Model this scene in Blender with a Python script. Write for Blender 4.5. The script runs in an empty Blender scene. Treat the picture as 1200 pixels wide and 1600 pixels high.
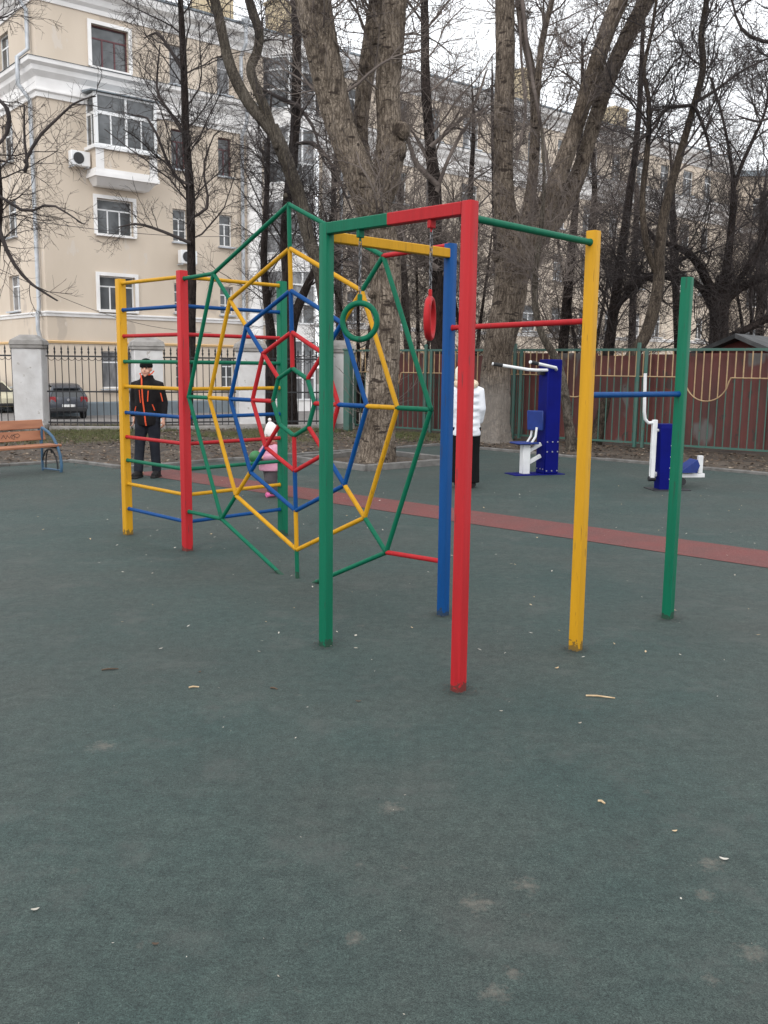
import bpy, bmesh, math, random
import numpy as np
from mathutils import Vector, Matrix
R = math.radians
sc = bpy.context.scene
col = sc.collection
rnd = random.Random(7)

# ------------------------------------------------------------------ camera
CAM_H = 1.6
FPX = 1473.4            # focal length in pixels of the 1200x1600 photograph
PITCH, ROLL = R(8.768), R(0.654)
cF = Vector((0, math.cos(PITCH), -math.sin(PITCH)))
cU0 = Vector((0, math.sin(PITCH), math.cos(PITCH)))
cR0 = Vector((1, 0, 0))
cR = math.cos(ROLL) * cR0 + math.sin(ROLL) * cU0
cU = -math.sin(ROLL) * cR0 + math.cos(ROLL) * cU0
cam = bpy.data.objects.new('camera', bpy.data.cameras.new('camera'))
col.objects.link(cam)
M4 = Matrix((cR, cU, -cF)).transposed().to_4x4()
M4.translation = (0, 0, CAM_H)
cam.matrix_world = M4
cam.data.sensor_fit = 'AUTO'
cam.data.sensor_width = 36.0
cam.data.lens = FPX / 1600 * 36.0
cam.data.clip_end = 2000
sc.camera = cam

def at(px, py, D):
    """a surveyed point: the photograph's pixel read at the distance D (metres ahead)"""
    d = cF + cR * ((px - 600) / FPX) + cU * ((800 - py) / FPX)
    return Vector((0, 0, CAM_H)) + d * (D / d.y)

# ------------------------------------------------------------------ sky, sun, exposure
SUN_EL, SUN_ROT = 38, 200
world = bpy.data.worlds.new('World')
sc.world = world
world.use_nodes = True
wn, wl = world.node_tree.nodes, world.node_tree.links
wn.clear()
sky = wn.new('ShaderNodeTexSky')
sky.sky_type = 'NISHITA'
sky.sun_disc = False
sky.sun_elevation = R(SUN_EL)
sky.sun_rotation = R(SUN_ROT)
sky.air_density = 1.0
sky.dust_density = 3.0
hs = wn.new('ShaderNodeHueSaturation')
hs.inputs['Saturation'].default_value = 0.22
wl.new(sky.outputs[0], hs.inputs['Color'])
mixc = wn.new('ShaderNodeMix'); mixc.data_type = 'RGBA'
tc = wn.new('ShaderNodeTexCoord')
nz = wn.new('ShaderNodeTexNoise'); nz.inputs['Scale'].default_value = 2.2; nz.inputs['Detail'].default_value = 5
wl.new(tc.outputs['Generated'], nz.inputs['Vector'])
cr = wn.new('ShaderNodeValToRGB')
cr.color_ramp.elements[0].position = 0.30; cr.color_ramp.elements[0].color = (.85, .85, .85, 1)
cr.color_ramp.elements[1].position = 0.55; cr.color_ramp.elements[1].color = (.95, .95, .95, 1)
wl.new(nz.outputs['Fac'], cr.inputs['Fac'])
wl.new(cr.outputs['Color'], mixc.inputs['Factor'])
wl.new(hs.outputs['Color'], mixc.inputs['A'])
mixc.inputs['B'].default_value = (10.6, 10.9, 11.3, 1)     # bright even cloud deck
bg = wn.new('ShaderNodeBackground')
bg.inputs['Strength'].default_value = 0.11
wl.new(mixc.outputs['Result'], bg.inputs['Color'])
wo = wn.new('ShaderNodeOutputWorld')
wl.new(bg.outputs[0], wo.inputs[0])

sun = bpy.data.objects.new('sun', bpy.data.lights.new('sun', 'SUN'))
col.objects.link(sun)
sun.data.energy = 0.6
sun.data.angle = R(25)
sun.data.color = (1, .965, .92)
_a = R(SUN_ROT)
sdir = Vector((math.sin(_a) * math.cos(R(SUN_EL)), math.cos(_a) * math.cos(R(SUN_EL)), math.sin(R(SUN_EL))))
sun.rotation_euler = sdir.to_track_quat('Z', 'Y').to_euler()
sc.view_settings.view_transform = 'Standard'
sc.view_settings.look = 'None'
sc.view_settings.exposure = 0.66
sc.view_settings.gamma = 1
sc.view_settings.use_curve_mapping = False

# ------------------------------------------------------------------ materials
def mat(name, c, rough=.6, c2=None, scale=8, detail=4, bump=0, bscale=40, metal=0, spec=.5, stretch=(1, 1, 1),
        lo=.35, hi=.65, spots=None, coat=0):
    m = bpy.data.materials.new(name)
    m.use_nodes = True
    n, l = m.node_tree.nodes, m.node_tree.links
    b = n['Principled BSDF']
    b.inputs['Base Color'].default_value = (*c, 1)
    b.inputs['Roughness'].default_value = rough
    b.inputs['Metallic'].default_value = metal
    b.inputs['Specular IOR Level'].default_value = spec
    m.diffuse_color = (*c, 1)
    t = n.new('ShaderNodeTexCoord')
    mp = n.new('ShaderNodeMapping'); mp.inputs['Scale'].default_value = stretch
    g = n.new('ShaderNodeNewGeometry')
    l.new(g.outputs['Position'], mp.inputs['Vector'])
    out = None
    if c2:
        x = n.new('ShaderNodeTexNoise'); x.inputs['Scale'].default_value = scale; x.inputs['Detail'].default_value = detail
        l.new(mp.outputs[0], x.inputs['Vector'])
        r = n.new('ShaderNodeValToRGB')
        r.color_ramp.elements[0].position = lo; r.color_ramp.elements[0].color = (*c, 1)
        r.color_ramp.elements[1].position = hi; r.color_ramp.elements[1].color = (*c2, 1)
        l.new(x.outputs['Fac'], r.inputs['Fac'])
        out = r.outputs['Color']
    if spots:                       # (colour, scale, threshold) flecks and chips
        for (sc_, ss, th) in spots:
            x = n.new('ShaderNodeTexNoise'); x.inputs['Scale'].default_value = ss; x.inputs['Detail'].default_value = 3
            l.new(mp.outputs[0], x.inputs['Vector'])
            r = n.new('ShaderNodeValToRGB')
            r.color_ramp.elements[0].position = th; r.color_ramp.elements[0].color = (0, 0, 0, 1)
            r.color_ramp.elements[1].position = th + .03; r.color_ramp.elements[1].color = (1, 1, 1, 1)
            l.new(x.outputs['Fac'], r.inputs['Fac'])
            mx = n.new('ShaderNodeMix'); mx.data_type = 'RGBA'
            l.new(r.outputs['Color'], mx.inputs['Factor'])
            if out: l.new(out, mx.inputs['A'])
            else: mx.inputs['A'].default_value = (*c, 1)
            mx.inputs['B'].default_value = (*sc_, 1)
            out = mx.outputs['Result']
    if out: l.new(out, b.inputs['Base Color'])
    if bump:
        x = n.new('ShaderNodeTexNoise'); x.inputs['Scale'].default_value = bscale; x.inputs['Detail'].default_value = 6
        l.new(mp.outputs[0], x.inputs['Vector'])
        u = n.new('ShaderNodeBump'); u.inputs['Strength'].default_value = bump; u.inputs['Distance'].default_value = .02
        l.new(x.outputs['Fac'], u.inputs['Height'])
        l.new(u.outputs[0], b.inputs['Normal'])
    return m

def paint(name, c, dark=.86):
    """brushed gloss paint, chipped to dark primer near the foot and here and there"""
    m = mat(name, c, .55, tuple(x * dark for x in c), spec=.16, scale=26, detail=7, bump=.07, bscale=70, stretch=(1, 1, .10), lo=.38, hi=.70,
            spots=[(tuple(x * .55 + .012 for x in c), 60, .66), (tuple(x * .35 + .02 for x in c), 40, .735)])
    n, l = m.node_tree.nodes, m.node_tree.links
    b = n['Principled BSDF']
    src = b.inputs['Base Color'].links[0].from_socket
    g = n.new('ShaderNodeNewGeometry'); sx = n.new('ShaderNodeSeparateXYZ'); l.new(g.outputs['Position'], sx.inputs[0])
    x = n.new('ShaderNodeTexNoise'); x.inputs['Scale'].default_value = 30; x.inputs['Detail'].default_value = 4
    l.new(g.outputs['Position'], x.inputs['Vector'])
    ma = n.new('ShaderNodeMath'); ma.operation = 'MULTIPLY_ADD'; ma.inputs[1].default_value = .16; ma.inputs[2].default_value = -.045
    l.new(x.outputs['Fac'], ma.inputs[0])
    lt = n.new('ShaderNodeMath'); lt.operation = 'LESS_THAN'
    l.new(sx.outputs['Z'], lt.inputs[0]); l.new(ma.outputs[0], lt.inputs[1])
    mx = n.new('ShaderNodeMix'); mx.data_type = 'RGBA'
    l.new(lt.outputs[0], mx.inputs['Factor']); l.new(src, mx.inputs['A'])
    mx.inputs['B'].default_value = (c[0] * .3 + .02, c[1] * .3 + .025, c[2] * .3 + .02, 1)
    l.new(mx.outputs['Result'], b.inputs['Base Color'])
    return m

PAINT = dict(red=paint('red_paint', (.38, .016, .020)), yellow=paint('yellow_paint', (.50, .255, .010), .88),
             green=paint('green_paint', (.002, .115, .060)), blue=paint('blue_paint', (.001, .052, .19)))
M = dict(
    stucco=mat('stucco', (.60, .51, .415), .9, (.54, .455, .365), scale=.6, detail=8, bump=.15, bscale=30, stretch=(1, 1, .45), spots=[((.46, .39, .32), .9, .63), ((.57, .50, .43), 2.2, .65)]),
    white_stucco=mat('white_stucco', (.82, .80, .785), .85, (.72, .70, .68), scale=1.2, detail=8),
    plinth=mat('plinth_paint', (.19, .22, .24), .85, (.14, .17, .19), scale=1.5),
    ochre=mat('ochre_trim', (.62, .41, .20), .8),
    window_white=mat('window_white', (.74, .74, .74), .5),
    window_red=mat('window_oxblood', (.10, .025, .03), .5),
    window_grey=mat('window_grey', (.45, .45, .46), .5),
    glass=mat('window_glass', (.03, .034, .038), .06, (.10, .105, .11), scale=.9, detail=2, spec=.7),
    glass_pale=mat('window_glass_curtain_reflection', (.22, .22, .225), .10, (.10, .10, .105), scale=2.5, detail=2, spec=.7, stretch=(2, 2, .5)),  # pale for curtains and for white sky reflections put into the colour
    glass_mid=mat('window_glass_dim', (.10, .105, .11), .06, (.035, .04, .042), scale=1.5, detail=2, spec=.7),
    curtain=mat('net_curtain', (.5, .5, .5), .9, (.36, .36, .37), scale=9, stretch=(4, 4, .3)),
    roof=mat('sheet_roof', (.20, .235, .26), .55, (.15, .17, .19), scale=2),
    zinc=mat('zinc', (.50, .52, .55), .5, (.40, .42, .44), scale=4, metal=.3),
    chimney=mat('chimney_stucco', (.56, .46, .31), .9, (.5, .40, .26), scale=2),
    iron=mat('black_iron', (.022, .022, .024), .55),
    pillar=mat('pillar_whitewash', (.66, .645, .635), .9, (.54, .52, .505), scale=3, detail=8, bump=.3, bscale=20,
               spots=[((.42, .39, .36), 7, .68)]),
    concrete=mat('concrete', (.33, .31, .29), .9, (.23, .215, .20), scale=5, detail=8, bump=.4, bscale=30),
    kerbstone=mat('kerb_concrete', (.17, .162, .152), .9, (.10, .095, .088), scale=6, detail=8, bump=.4, bscale=40),
    fence_green=mat('fence_green', (.035, .115, .09), .6, (.06, .11, .09), scale=6, spots=[((.10, .06, .035), 16, .66)]),
    fence_yellow=mat('fence_yellow', (.42, .29, .15), .6, (.31, .21, .12), scale=8),
    sheet=mat('rust_red_sheet', (.125, .032, .026), .7, (.070, .025, .022), scale=1.9, detail=8, stretch=(1, 1, .5),
              spots=[((.105, .095, .09), 1.3, .615), ((.05, .03, .025), 6, .63)]),
    shed=mat('shed_red', (.15, .032, .026), .7, (.10, .027, .022), scale=3),
    tar=mat('tar_roof', (.016, .016, .017), .9, (.03, .03, .03), scale=5, bump=.4),
    slate=mat('weathered_sheet', (.085, .085, .085), .85, (.045, .045, .046), scale=4),
    wood=mat('bench_wood', (.36, .15, .075), .55, (.28, .11, .055), scale=3, detail=8, stretch=(1, 1, 6), bump=.15),
    bench_blue=mat('bench_blue', (.045, .115, .20), .45, (.03, .08, .14), scale=10),
    black=mat('black_steel', (.014, .014, .016), .5),
    ink=mat('marker_ink', (.02, .015, .015), .6),
    machine_blue=mat('machine_blue', (.002, .005, .13), .6, (.002, .004, .105), scale=4, spec=.10),
    machine_blue_pale=mat('seat_blue', (.004, .026, .18), .6, (.004, .02, .14), scale=8),
    machine_white=mat('machine_white', (.70, .70, .70), .4, (.60, .60, .60), scale=6),
    rubber_black=mat('rubber', (.016, .016, .017), .8),
    car_grey=mat('car_grey', (.045, .05, .062), .25, spec=.6),
    car_cream=mat('car_cream', (.60, .57, .43), .28, spec=.6),
    car_glass=mat('car_glass', (.012, .014, .016), .05, spec=.8),
    car_trim=mat('car_trim', (.025, .025, .027), .6),
    tail=mat('tail_lamp', (.24, .016, .02), .3),
    headlamp=mat('headlamp', (.5, .5, .5), .15),
    alloy=mat('alloy', (.42, .42, .44), .35, metal=.7),
    plate=mat('number_plate', (.72, .72, .70), .5, (.45, .45, .45), scale=16, lo=.5, hi=.56),
    skin=mat('skin', (.55, .30, .21), .55, (.49, .25, .17), scale=20),
    lips=mat('lips', (.36, .12, .10), .5),
    eye=mat('eye', (.03, .022, .02), .3),
    jacket_black=mat('jacket_black', (.007, .006, .0065), .85, (.013, .011, .0115), scale=9, spec=.15, bump=.3, bscale=14),
    orange=mat('orange_zip', (.58, .062, .013), .75),
    jeans=mat('jeans_navy', (.011, .012, .017), .9, (.020, .022, .029), scale=9, spec=.15, bump=.4, bscale=18),
    shoe=mat('dark_shoe', (.014, .013, .013), .7, spec=.2),
    knit_black=mat('knit_black', (.008, .008, .0085), .95, spec=.1, bump=.5, bscale=120),
    pink=mat('pink_quilt', (.42, .17, .25), .85, (.52, .26, .34), scale=10, bump=.4, bscale=25),
    pink_deep=mat('pink_shoe', (.60, .12, .28), .6),
    white_knit=mat('white_knit', (.72, .66, .64), .9, bump=.5, bscale=90),
    cream_knit=mat('cream_knit', (.74, .70, .58), .9, bump=.5, bscale=90),
    fur=mat('cream_fur', (.58, .43, .30), .95, (.72, .62, .47), scale=25, bump=.8, bscale=90),
    grey_wool=mat('grey_trousers', (.045, .036, .040), .9, (.07, .058, .062), scale=12),
    white_coat=mat('white_coat', (.72, .73, .76), .7, (.62, .63, .67), scale=7, bump=.5, bscale=14),
    scarf=mat('red_scarf', (.28, .07, .06), .9, (.2, .05, .045), scale=30),
    ball=mat('green_ball', (.015, .16, .04), .5, (.02, .10, .03), scale=9),
    chain=mat('chain_steel', (.13, .13, .135), .4, metal=.8),
    straw=mat('dry_straw', (.55, .42, .26), .9, (.40, .28, .16), scale=30),
    speck=mat('pale_litter', (.50, .47, .42), .9, (.3, .27, .22), scale=3),
    bark_poplar=None)

def bark(name, c, c2, scar=None, white=None, vs=.16, scale=36, bump=.8):
    m = mat(name, c, .95, c2, scale=scale, detail=8, bump=bump, bscale=scale * 1.2, stretch=(1, 1, vs), lo=.38, hi=.62, spec=.2)
    n, l = m.node_tree.nodes, m.node_tree.links
    b = n['Principled BSDF']
    src = b.inputs['Base Color'].links[0].from_socket
    g = n.new('ShaderNodeNewGeometry')
    x = n.new('ShaderNodeTexNoise'); x.inputs['Scale'].default_value = 1.6; x.inputs['Detail'].default_value = 5
    l.new(g.outputs['Position'], x.inputs['Vector'])
    r = n.new('ShaderNodeValToRGB')
    r.color_ramp.elements[0].position = .35; r.color_ramp.elements[0].color = (.62, .60, .57, 1)
    r.color_ramp.elements[1].position = .68; r.color_ramp.elements[1].color = (1.18, 1.18, 1.15, 1)
    l.new(x.outputs['Fac'], r.inputs['Fac'])
    mx = n.new('ShaderNodeMix'); mx.data_type = 'RGBA'; mx.blend_type = 'MULTIPLY'; mx.inputs['Factor'].default_value = 1
    l.new(src, mx.inputs['A']); l.new(r.outputs['Color'], mx.inputs['B'])
    src = mx.outputs['Result']
    mpv = n.new('ShaderNodeMapping'); mpv.inputs['Scale'].default_value = (1, 1, vs * 1.1)
    wob = n.new('ShaderNodeTexNoise'); wob.inputs['Scale'].default_value = 5; wob.inputs['Detail'].default_value = 4
    l.new(g.outputs['Position'], wob.inputs['Vector'])
    va = n.new('ShaderNodeVectorMath'); va.operation = 'MULTIPLY_ADD'; va.inputs[1].default_value = (.22, .22, .5)
    l.new(wob.outputs['Color'], va.inputs[0]); l.new(g.outputs['Position'], va.inputs[2])
    l.new(va.outputs[0], mpv.inputs['Vector'])
    vo = n.new('ShaderNodeTexVoronoi'); vo.feature = 'DISTANCE_TO_EDGE'; vo.inputs['Scale'].default_value = scale * .62
    l.new(mpv.outputs[0], vo.inputs['Vector'])
    rv_ = n.new('ShaderNodeValToRGB')
    rv_.color_ramp.elements[0].position = .0; rv_.color_ramp.elements[0].color = (.42, .40, .38, 1)
    rv_.color_ramp.elements[1].position = .16; rv_.color_ramp.elements[1].color = (1.12, 1.12, 1.12, 1)
    l.new(vo.outputs['Distance'], rv_.inputs['Fac'])
    mx = n.new('ShaderNodeMix'); mx.data_type = 'RGBA'; mx.blend_type = 'MULTIPLY'; mx.inputs['Factor'].default_value = .8
    l.new(src, mx.inputs['A']); l.new(rv_.outputs['Color'], mx.inputs['B'])
    src = mx.outputs['Result']
    bu = n.new('ShaderNodeBump'); bu.inputs['Strength'].default_value = .8; bu.inputs['Distance'].default_value = .03
    l.new(vo.outputs['Distance'], bu.inputs['Height'])
    l.new(b.inputs['Normal'].links[0].from_socket, bu.inputs['Normal']); l.new(bu.outputs[0], b.inputs['Normal'])
    bz = n.new('ShaderNodeTexNoise'); bz.inputs['Scale'].default_value = 3.4; bz.inputs['Detail'].default_value = 7; bz.inputs['Roughness'].default_value = .65
    l.new(g.outputs['Position'], bz.inputs['Vector'])
    rz_ = n.new('ShaderNodeValToRGB')
    rz_.color_ramp.elements[0].position = .56; rz_.color_ramp.elements[0].color = (0, 0, 0, 1)
    rz_.color_ramp.elements[1].position = .66; rz_.color_ramp.elements[1].color = (.9, .9, .9, 1)
    l.new(bz.outputs['Fac'], rz_.inputs['Fac'])
    mx = n.new('ShaderNodeMix'); mx.data_type = 'RGBA'
    l.new(rz_.outputs['Color'], mx.inputs['Factor']); l.new(src, mx.inputs['A']); mx.inputs['B'].default_value = (c[0] * .32, c[1] * .30, c[2] * .30, 1)
    src = mx.outputs['Result']
    if scar:     # short dark horizontal bark scars
        mp = n.new('ShaderNodeMapping'); mp.inputs['Scale'].default_value = (1, 1, 3.2)
        l.new(g.outputs['Position'], mp.inputs['Vector'])
        v = n.new('ShaderNodeTexNoise'); v.inputs['Scale'].default_value = 3.6; v.inputs['Detail'].default_value = 3
        l.new(mp.outputs[0], v.inputs['Vector'])
        r2 = n.new('ShaderNodeValToRGB')
        r2.color_ramp.elements[0].position = .60; r2.color_ramp.elements[0].color = (0, 0, 0, 1)
        r2.color_ramp.elements[1].position = .655; r2.color_ramp.elements[1].color = (.9, .9, .9, 1)
        l.new(v.outputs['Fac'], r2.inputs['Fac'])
        mx = n.new('ShaderNodeMix'); mx.data_type = 'RGBA'
        l.new(r2.outputs['Color'], mx.inputs['Factor']); l.new(src, mx.inputs['A']); mx.inputs['B'].default_value = (*scar, 1)
        src = mx.outputs['Result']
    if white:    # old lime wash on the foot of the trunk
        sx = n.new('ShaderNodeSeparateXYZ'); l.new(g.outputs['Position'], sx.inputs[0])
        ma = n.new('ShaderNodeMath'); ma.operation = 'MULTIPLY_ADD'; ma.inputs[1].default_value = .5
        x2 = n.new('ShaderNodeTexNoise'); x2.inputs['Scale'].default_value = 9; x2.inputs['Detail'].default_value = 6
        l.new(g.outputs['Position'], x2.inputs['Vector'])
        l.new(x2.outputs['Fac'], ma.inputs[0]); l.new(sx.outputs['Z'], ma.inputs[2])
        r3 = n.new('ShaderNodeValToRGB')
        r3.color_ramp.elements[0].position = .52; r3.color_ramp.elements[0].color = (.55, .55, .55, 1)
        r3.color_ramp.elements[1].position = .74; r3.color_ramp.elements[1].color = (0, 0, 0, 1)
        sc2 = n.new('ShaderNodeMath'); sc2.operation = 'MULTIPLY'; sc2.inputs[1].default_value = white
        l.new(ma.outputs[0], sc2.inputs[0]); l.new(sc2.outputs[0], r3.inputs['Fac'])
        mx = n.new('ShaderNodeMix'); mx.data_type = 'RGBA'
        l.new(r3.outputs['Color'], mx.inputs['Factor']); l.new(src, mx.inputs['A']); mx.inputs['B'].default_value = (.27, .245, .22, 1)
        src = mx.outputs['Result']
    l.new(src, b.inputs['Base Color'])
    return m
M['bark_poplar'] = bark('bark_poplar', (.115, .091, .073), (.265, .218, .178), scar=(.03, .022, .018))
M['bark_poplar_limed'] = bark('bark_poplar_limed', (.10, .079, .064), (.235, .192, .157), scar=(.03, .022, .018), white=.42)
M['bark_dark'] = bark('bark_dark', (.022, .017, .016), (.05, .038, .035))
M['bark_grey'] = bark('bark_grey', (.070, .060, .050), (.125, .108, .090), bump=.5)
M['bark_brown'] = bark('bark_brown', (.058, .046, .037), (.10, .08, .064), bump=.6)
M['twig_dark'] = mat('twig_dark', (.027, .021, .020), .9, (.062, .049, .046), scale=2)
M['twig_brown'] = mat('twig_brown', (.085, .066, .058), .9, (.19, .155, .135), scale=2)

# ------------------------------------------------------------------ mesh helpers
def new_mesh(name, verts, faces, smooth=True, angle=40):
    me = bpy.data.meshes.new(name)
    me.from_pydata([tuple(v) for v in verts], [], faces)
    if smooth:
        me.polygons.foreach_set('use_smooth', [True] * len(me.polygons))
        try: me.set_sharp_from_angle(angle=R(angle))
        except Exception: pass
    me.update()
    return me

def quad_mesh(name, verts, quads):
    """big numpy meshes"""
    me = bpy.data.meshes.new(name)
    nv, nf, k = len(verts), len(quads), quads.shape[1]
    me.vertices.add(nv); me.vertices.foreach_set('co', np.ascontiguousarray(verts, dtype=np.float32).ravel())
    me.loops.add(nf * k); me.loops.foreach_set('vertex_index', np.ascontiguousarray(quads, dtype=np.int32).ravel())
    me.polygons.add(nf)
    me.polygons.foreach_set('loop_start', np.arange(0, nf * k, k, dtype=np.int32))
    me.polygons.foreach_set('use_smooth', np.ones(nf, dtype=bool))
    me.update(calc_edges=True)
    return me

def tag(o, label=None, cat=None, group=None, kind=None):
    if label: o['label'] = label
    if cat: o['category'] = cat
    if group: o['group'] = group
    if kind: o['kind'] = kind
    return o

def link(name, me, m, parent=None):
    o = bpy.data.objects.new(name, me)
    col.objects.link(o)
    if m is not None and len(me.materials) == 0: me.materials.append(m)
    if parent is not None: o.parent = parent
    return o

def empty(name, loc=(0, 0, 0), rz=0, parent=None):
    o = bpy.data.objects.new(name, None)
    o.empty_display_size = .1
    o.location = loc; o.rotation_euler = (0, 0, rz)
    col.objects.link(o)
    if parent is not None: o.parent = parent
    return o

def copy_tree(o, parent=None):
    c = o.copy(); col.objects.link(c)
    if parent is not None: c.parent = parent
    for ch in list(o.children): copy_tree(ch, c)
    return c

def frame(t):
    t = Vector(t).normalized()
    a = Vector((0, 0, 1)) if abs(t.z) < .9 else Vector((1, 0, 0))
    u = t.cross(a).normalized()
    return u, t.cross(u).normalized()

class MB:
    def __init__(s): s.v, s.f = [], []
    def add(s, vs, fs):
        o = len(s.v); s.v += [Vector(v) for v in vs]; s.f += [tuple(i + o for i in f) for f in fs]; return s
    def box(s, x0, x1, y0, y1, z0, z1, b=0):
        if b:
            bm = bmesh.new(); bmesh.ops.create_cube(bm, size=1)
            for v in bm.verts:
                v.co = ((x0 + x1) / 2 + v.co.x * (x1 - x0), (y0 + y1) / 2 + v.co.y * (y1 - y0), (z0 + z1) / 2 + v.co.z * (z1 - z0))
            bmesh.ops.bevel(bm, geom=bm.edges[:], offset=b, segments=1, affect='EDGES', profile=.5)
            bm.verts.index_update()
            s.add([v.co.copy() for v in bm.verts], [[v.index for v in f.verts] for f in bm.faces]); bm.free(); return s
        v = [(x0, y0, z0), (x1, y0, z0), (x1, y1, z0), (x0, y1, z0), (x0, y0, z1), (x1, y0, z1), (x1, y1, z1), (x0, y1, z1)]
        return s.add(v, [(3, 2, 1, 0), (4, 5, 6, 7), (0, 1, 5, 4), (1, 2, 6, 5), (2, 3, 7, 6), (3, 0, 4, 7)])
    def loft(s, rings, cap=True, closed=True):
        n = len(rings[0]); vs = [p for r in rings for p in r]; fs = []
        for i in range(len(rings) - 1):
            for j in range(n if closed else n - 1):
                k = (j + 1) % n
                fs.append((i * n + j, i * n + k, (i + 1) * n + k, (i + 1) * n + j))
        if cap:
            fs.append(tuple(reversed(range(n)))); fs.append(tuple((len(rings) - 1) * n + j for j in range(n)))
        return s.add(vs, fs)
    def tube(s, pts, r, n=10, cap=True, flat=1.0):
        pts = [Vector(p) for p in pts]
        rs = r if isinstance(r, (list, tuple)) else [r] * len(pts)
        u, w = frame(pts[1] - pts[0]); rings = []
        for i, p in enumerate(pts):
            t = (pts[min(i + 1, len(pts) - 1)] - pts[max(i - 1, 0)]).normalized()
            u = (u - t * u.dot(t)).normalized(); w = t.cross(u)
            rings.append([p + u * math.cos(a) * rs[i] + w * math.sin(a) * rs[i] * flat for a in [2 * math.pi * j / n for j in range(n)]])
        return s.loft(rings, cap)
    def bar(s, p, q, w, h, b=.003, up=(0, 0, 1)):
        """square-section bar with small chamfers from p to q"""
        p, q = Vector(p), Vector(q); t = (q - p).normalized()
        u = t.cross(Vector(up)).normalized(); k = u.cross(t).normalized()
        w, h = w / 2, h / 2
        prof = [(w - b, h), (-w + b, h), (-w, h - b), (-w, -h + b), (-w + b, -h), (w - b, -h), (w, -h + b), (w, h - b)]
        return s.loft([[c + u * x + k * y for x, y in prof] for c in (p, q)])
    def lathe(s, prof, c=(0, 0, 0), n=20, axis='Z'):
        c = Vector(c); rings = []
        for r, z in prof:
            ring = []
            for j in range(n):
                a = 2 * math.pi * j / n
                x, y = r * math.cos(a), r * math.sin(a)
                ring.append(c + (Vector((x, y, z)) if axis == 'Z' else Vector((z, x, y)) if axis == 'X' else Vector((y, z, x))))
            rings.append(ring)
        return s.loft(rings)
    def ell(s, c, rx, ry, rz, n=14, m=9, rot=None):
        c = Vector(c); rings = []
        for i in range(m + 1):
            th = math.pi * (i + .02) / (m + .04)
            ring = []
            for j in range(n):
                a = 2 * math.pi * j / n
                p = Vector((rx * math.sin(th) * math.cos(a), ry * math.sin(th) * math.sin(a), -rz * math.cos(th)))
                if rot: p = rot @ p
                ring.append(c + p)
            rings.append(ring)
        return s.loft(rings)
    def torus(s, c, R_, r, axis, n=28, m=8, flat=1.0, stretch=0, sdir=(0, 0, 1)):
        c = Vector(c); ax = Vector(axis).normalized(); u, w = frame(ax)
        sd = Vector(sdir); vs, fs = [], []
        for i in range(n):
            a = 2 * math.pi * i / n
            d = u * math.cos(a) + w * math.sin(a)
            cc = c + d * R_ + sd * (stretch if d.dot(sd) > 0 else -stretch)
            for j in range(m):
                b = 2 * math.pi * j / m
                vs.append(cc + d * r * math.cos(b) + ax * r * flat * math.sin(b))
        for i in range(n):
            for j in range(m):
                fs.append((i * m + j, ((i + 1) % n) * m + j, ((i + 1) % n) * m + (j + 1) % m, i * m + (j + 1) % m))
        return s.add(vs, fs)
    def prism(s, poly, d0, d1, axis='Y'):
        """2-D outline extruded; poly in (a, z)"""
        def P(a, z, d): return (a, d, z) if axis == 'Y' else (d, a, z)
        return s.loft([[P(a, z, d0) for a, z in poly], [P(a, z, d1) for a, z in poly]])
    def build(s, name, m, parent=None, smooth=True, angle=40):
        me = new_mesh(name, s.v, s.f, smooth, angle)
        bm = bmesh.new(); bm.from_mesh(me); bmesh.ops.recalc_face_normals(bm, faces=bm.faces[:]); bm.to_mesh(me); bm.free()
        return link(name, me, m, parent)
    def fused(s, name, m, parent=None, voxel=.01, smooth_it=6):
        """one continuous skin over overlapping forms"""
        me = new_mesh(name, s.v, s.f)
        bm = bmesh.new(); bm.from_mesh(me); bmesh.ops.recalc_face_normals(bm, faces=bm.faces[:]); bm.to_mesh(me); bm.free()
        o = bpy.data.objects.new(name + '_src', me); col.objects.link(o)
        md = o.modifiers.new('r', 'REMESH'); md.mode = 'VOXEL'; md.voxel_size = voxel; md.use_smooth_shade = True
        if smooth_it:
            sm = o.modifiers.new('s', 'SMOOTH'); sm.factor = .5; sm.iterations = smooth_it
        dg = bpy.context.evaluated_depsgraph_get(); dg.update()
        m2 = bpy.data.meshes.new_from_object(o.evaluated_get(dg))
        bpy.data.objects.remove(o); bpy.data.meshes.remove(me)
        m2.name = name
        m2.materials.clear()
        m2.polygons.foreach_set('use_smooth', [True] * len(m2.polygons))
        return link(name, m2, m, parent)

def terrain(y):
    if y < 25.5: return 0.0
    return -.70 * min(1, (y - 25.5) / 11.0)

# ------------------------------------------------------------------ ground
def sheet(name, poly, z, m, kind='structure'):
    me = new_mesh(name, [(x, y, z) for x, y in poly], [tuple(range(len(poly)))], smooth=False)
    return tag(link(name, me, m), kind=kind)

def ground_mat():
    m = mat('soil', (.044, .032, .023), .95, (.082, .062, .045), scale=1.3, detail=10, bump=.7, bscale=14,
            spots=[((.028, .02, .016), 3.0, .58), ((.15, .12, .09), 16, .66)])
    return m
M['soil'] = ground_mat()

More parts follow.
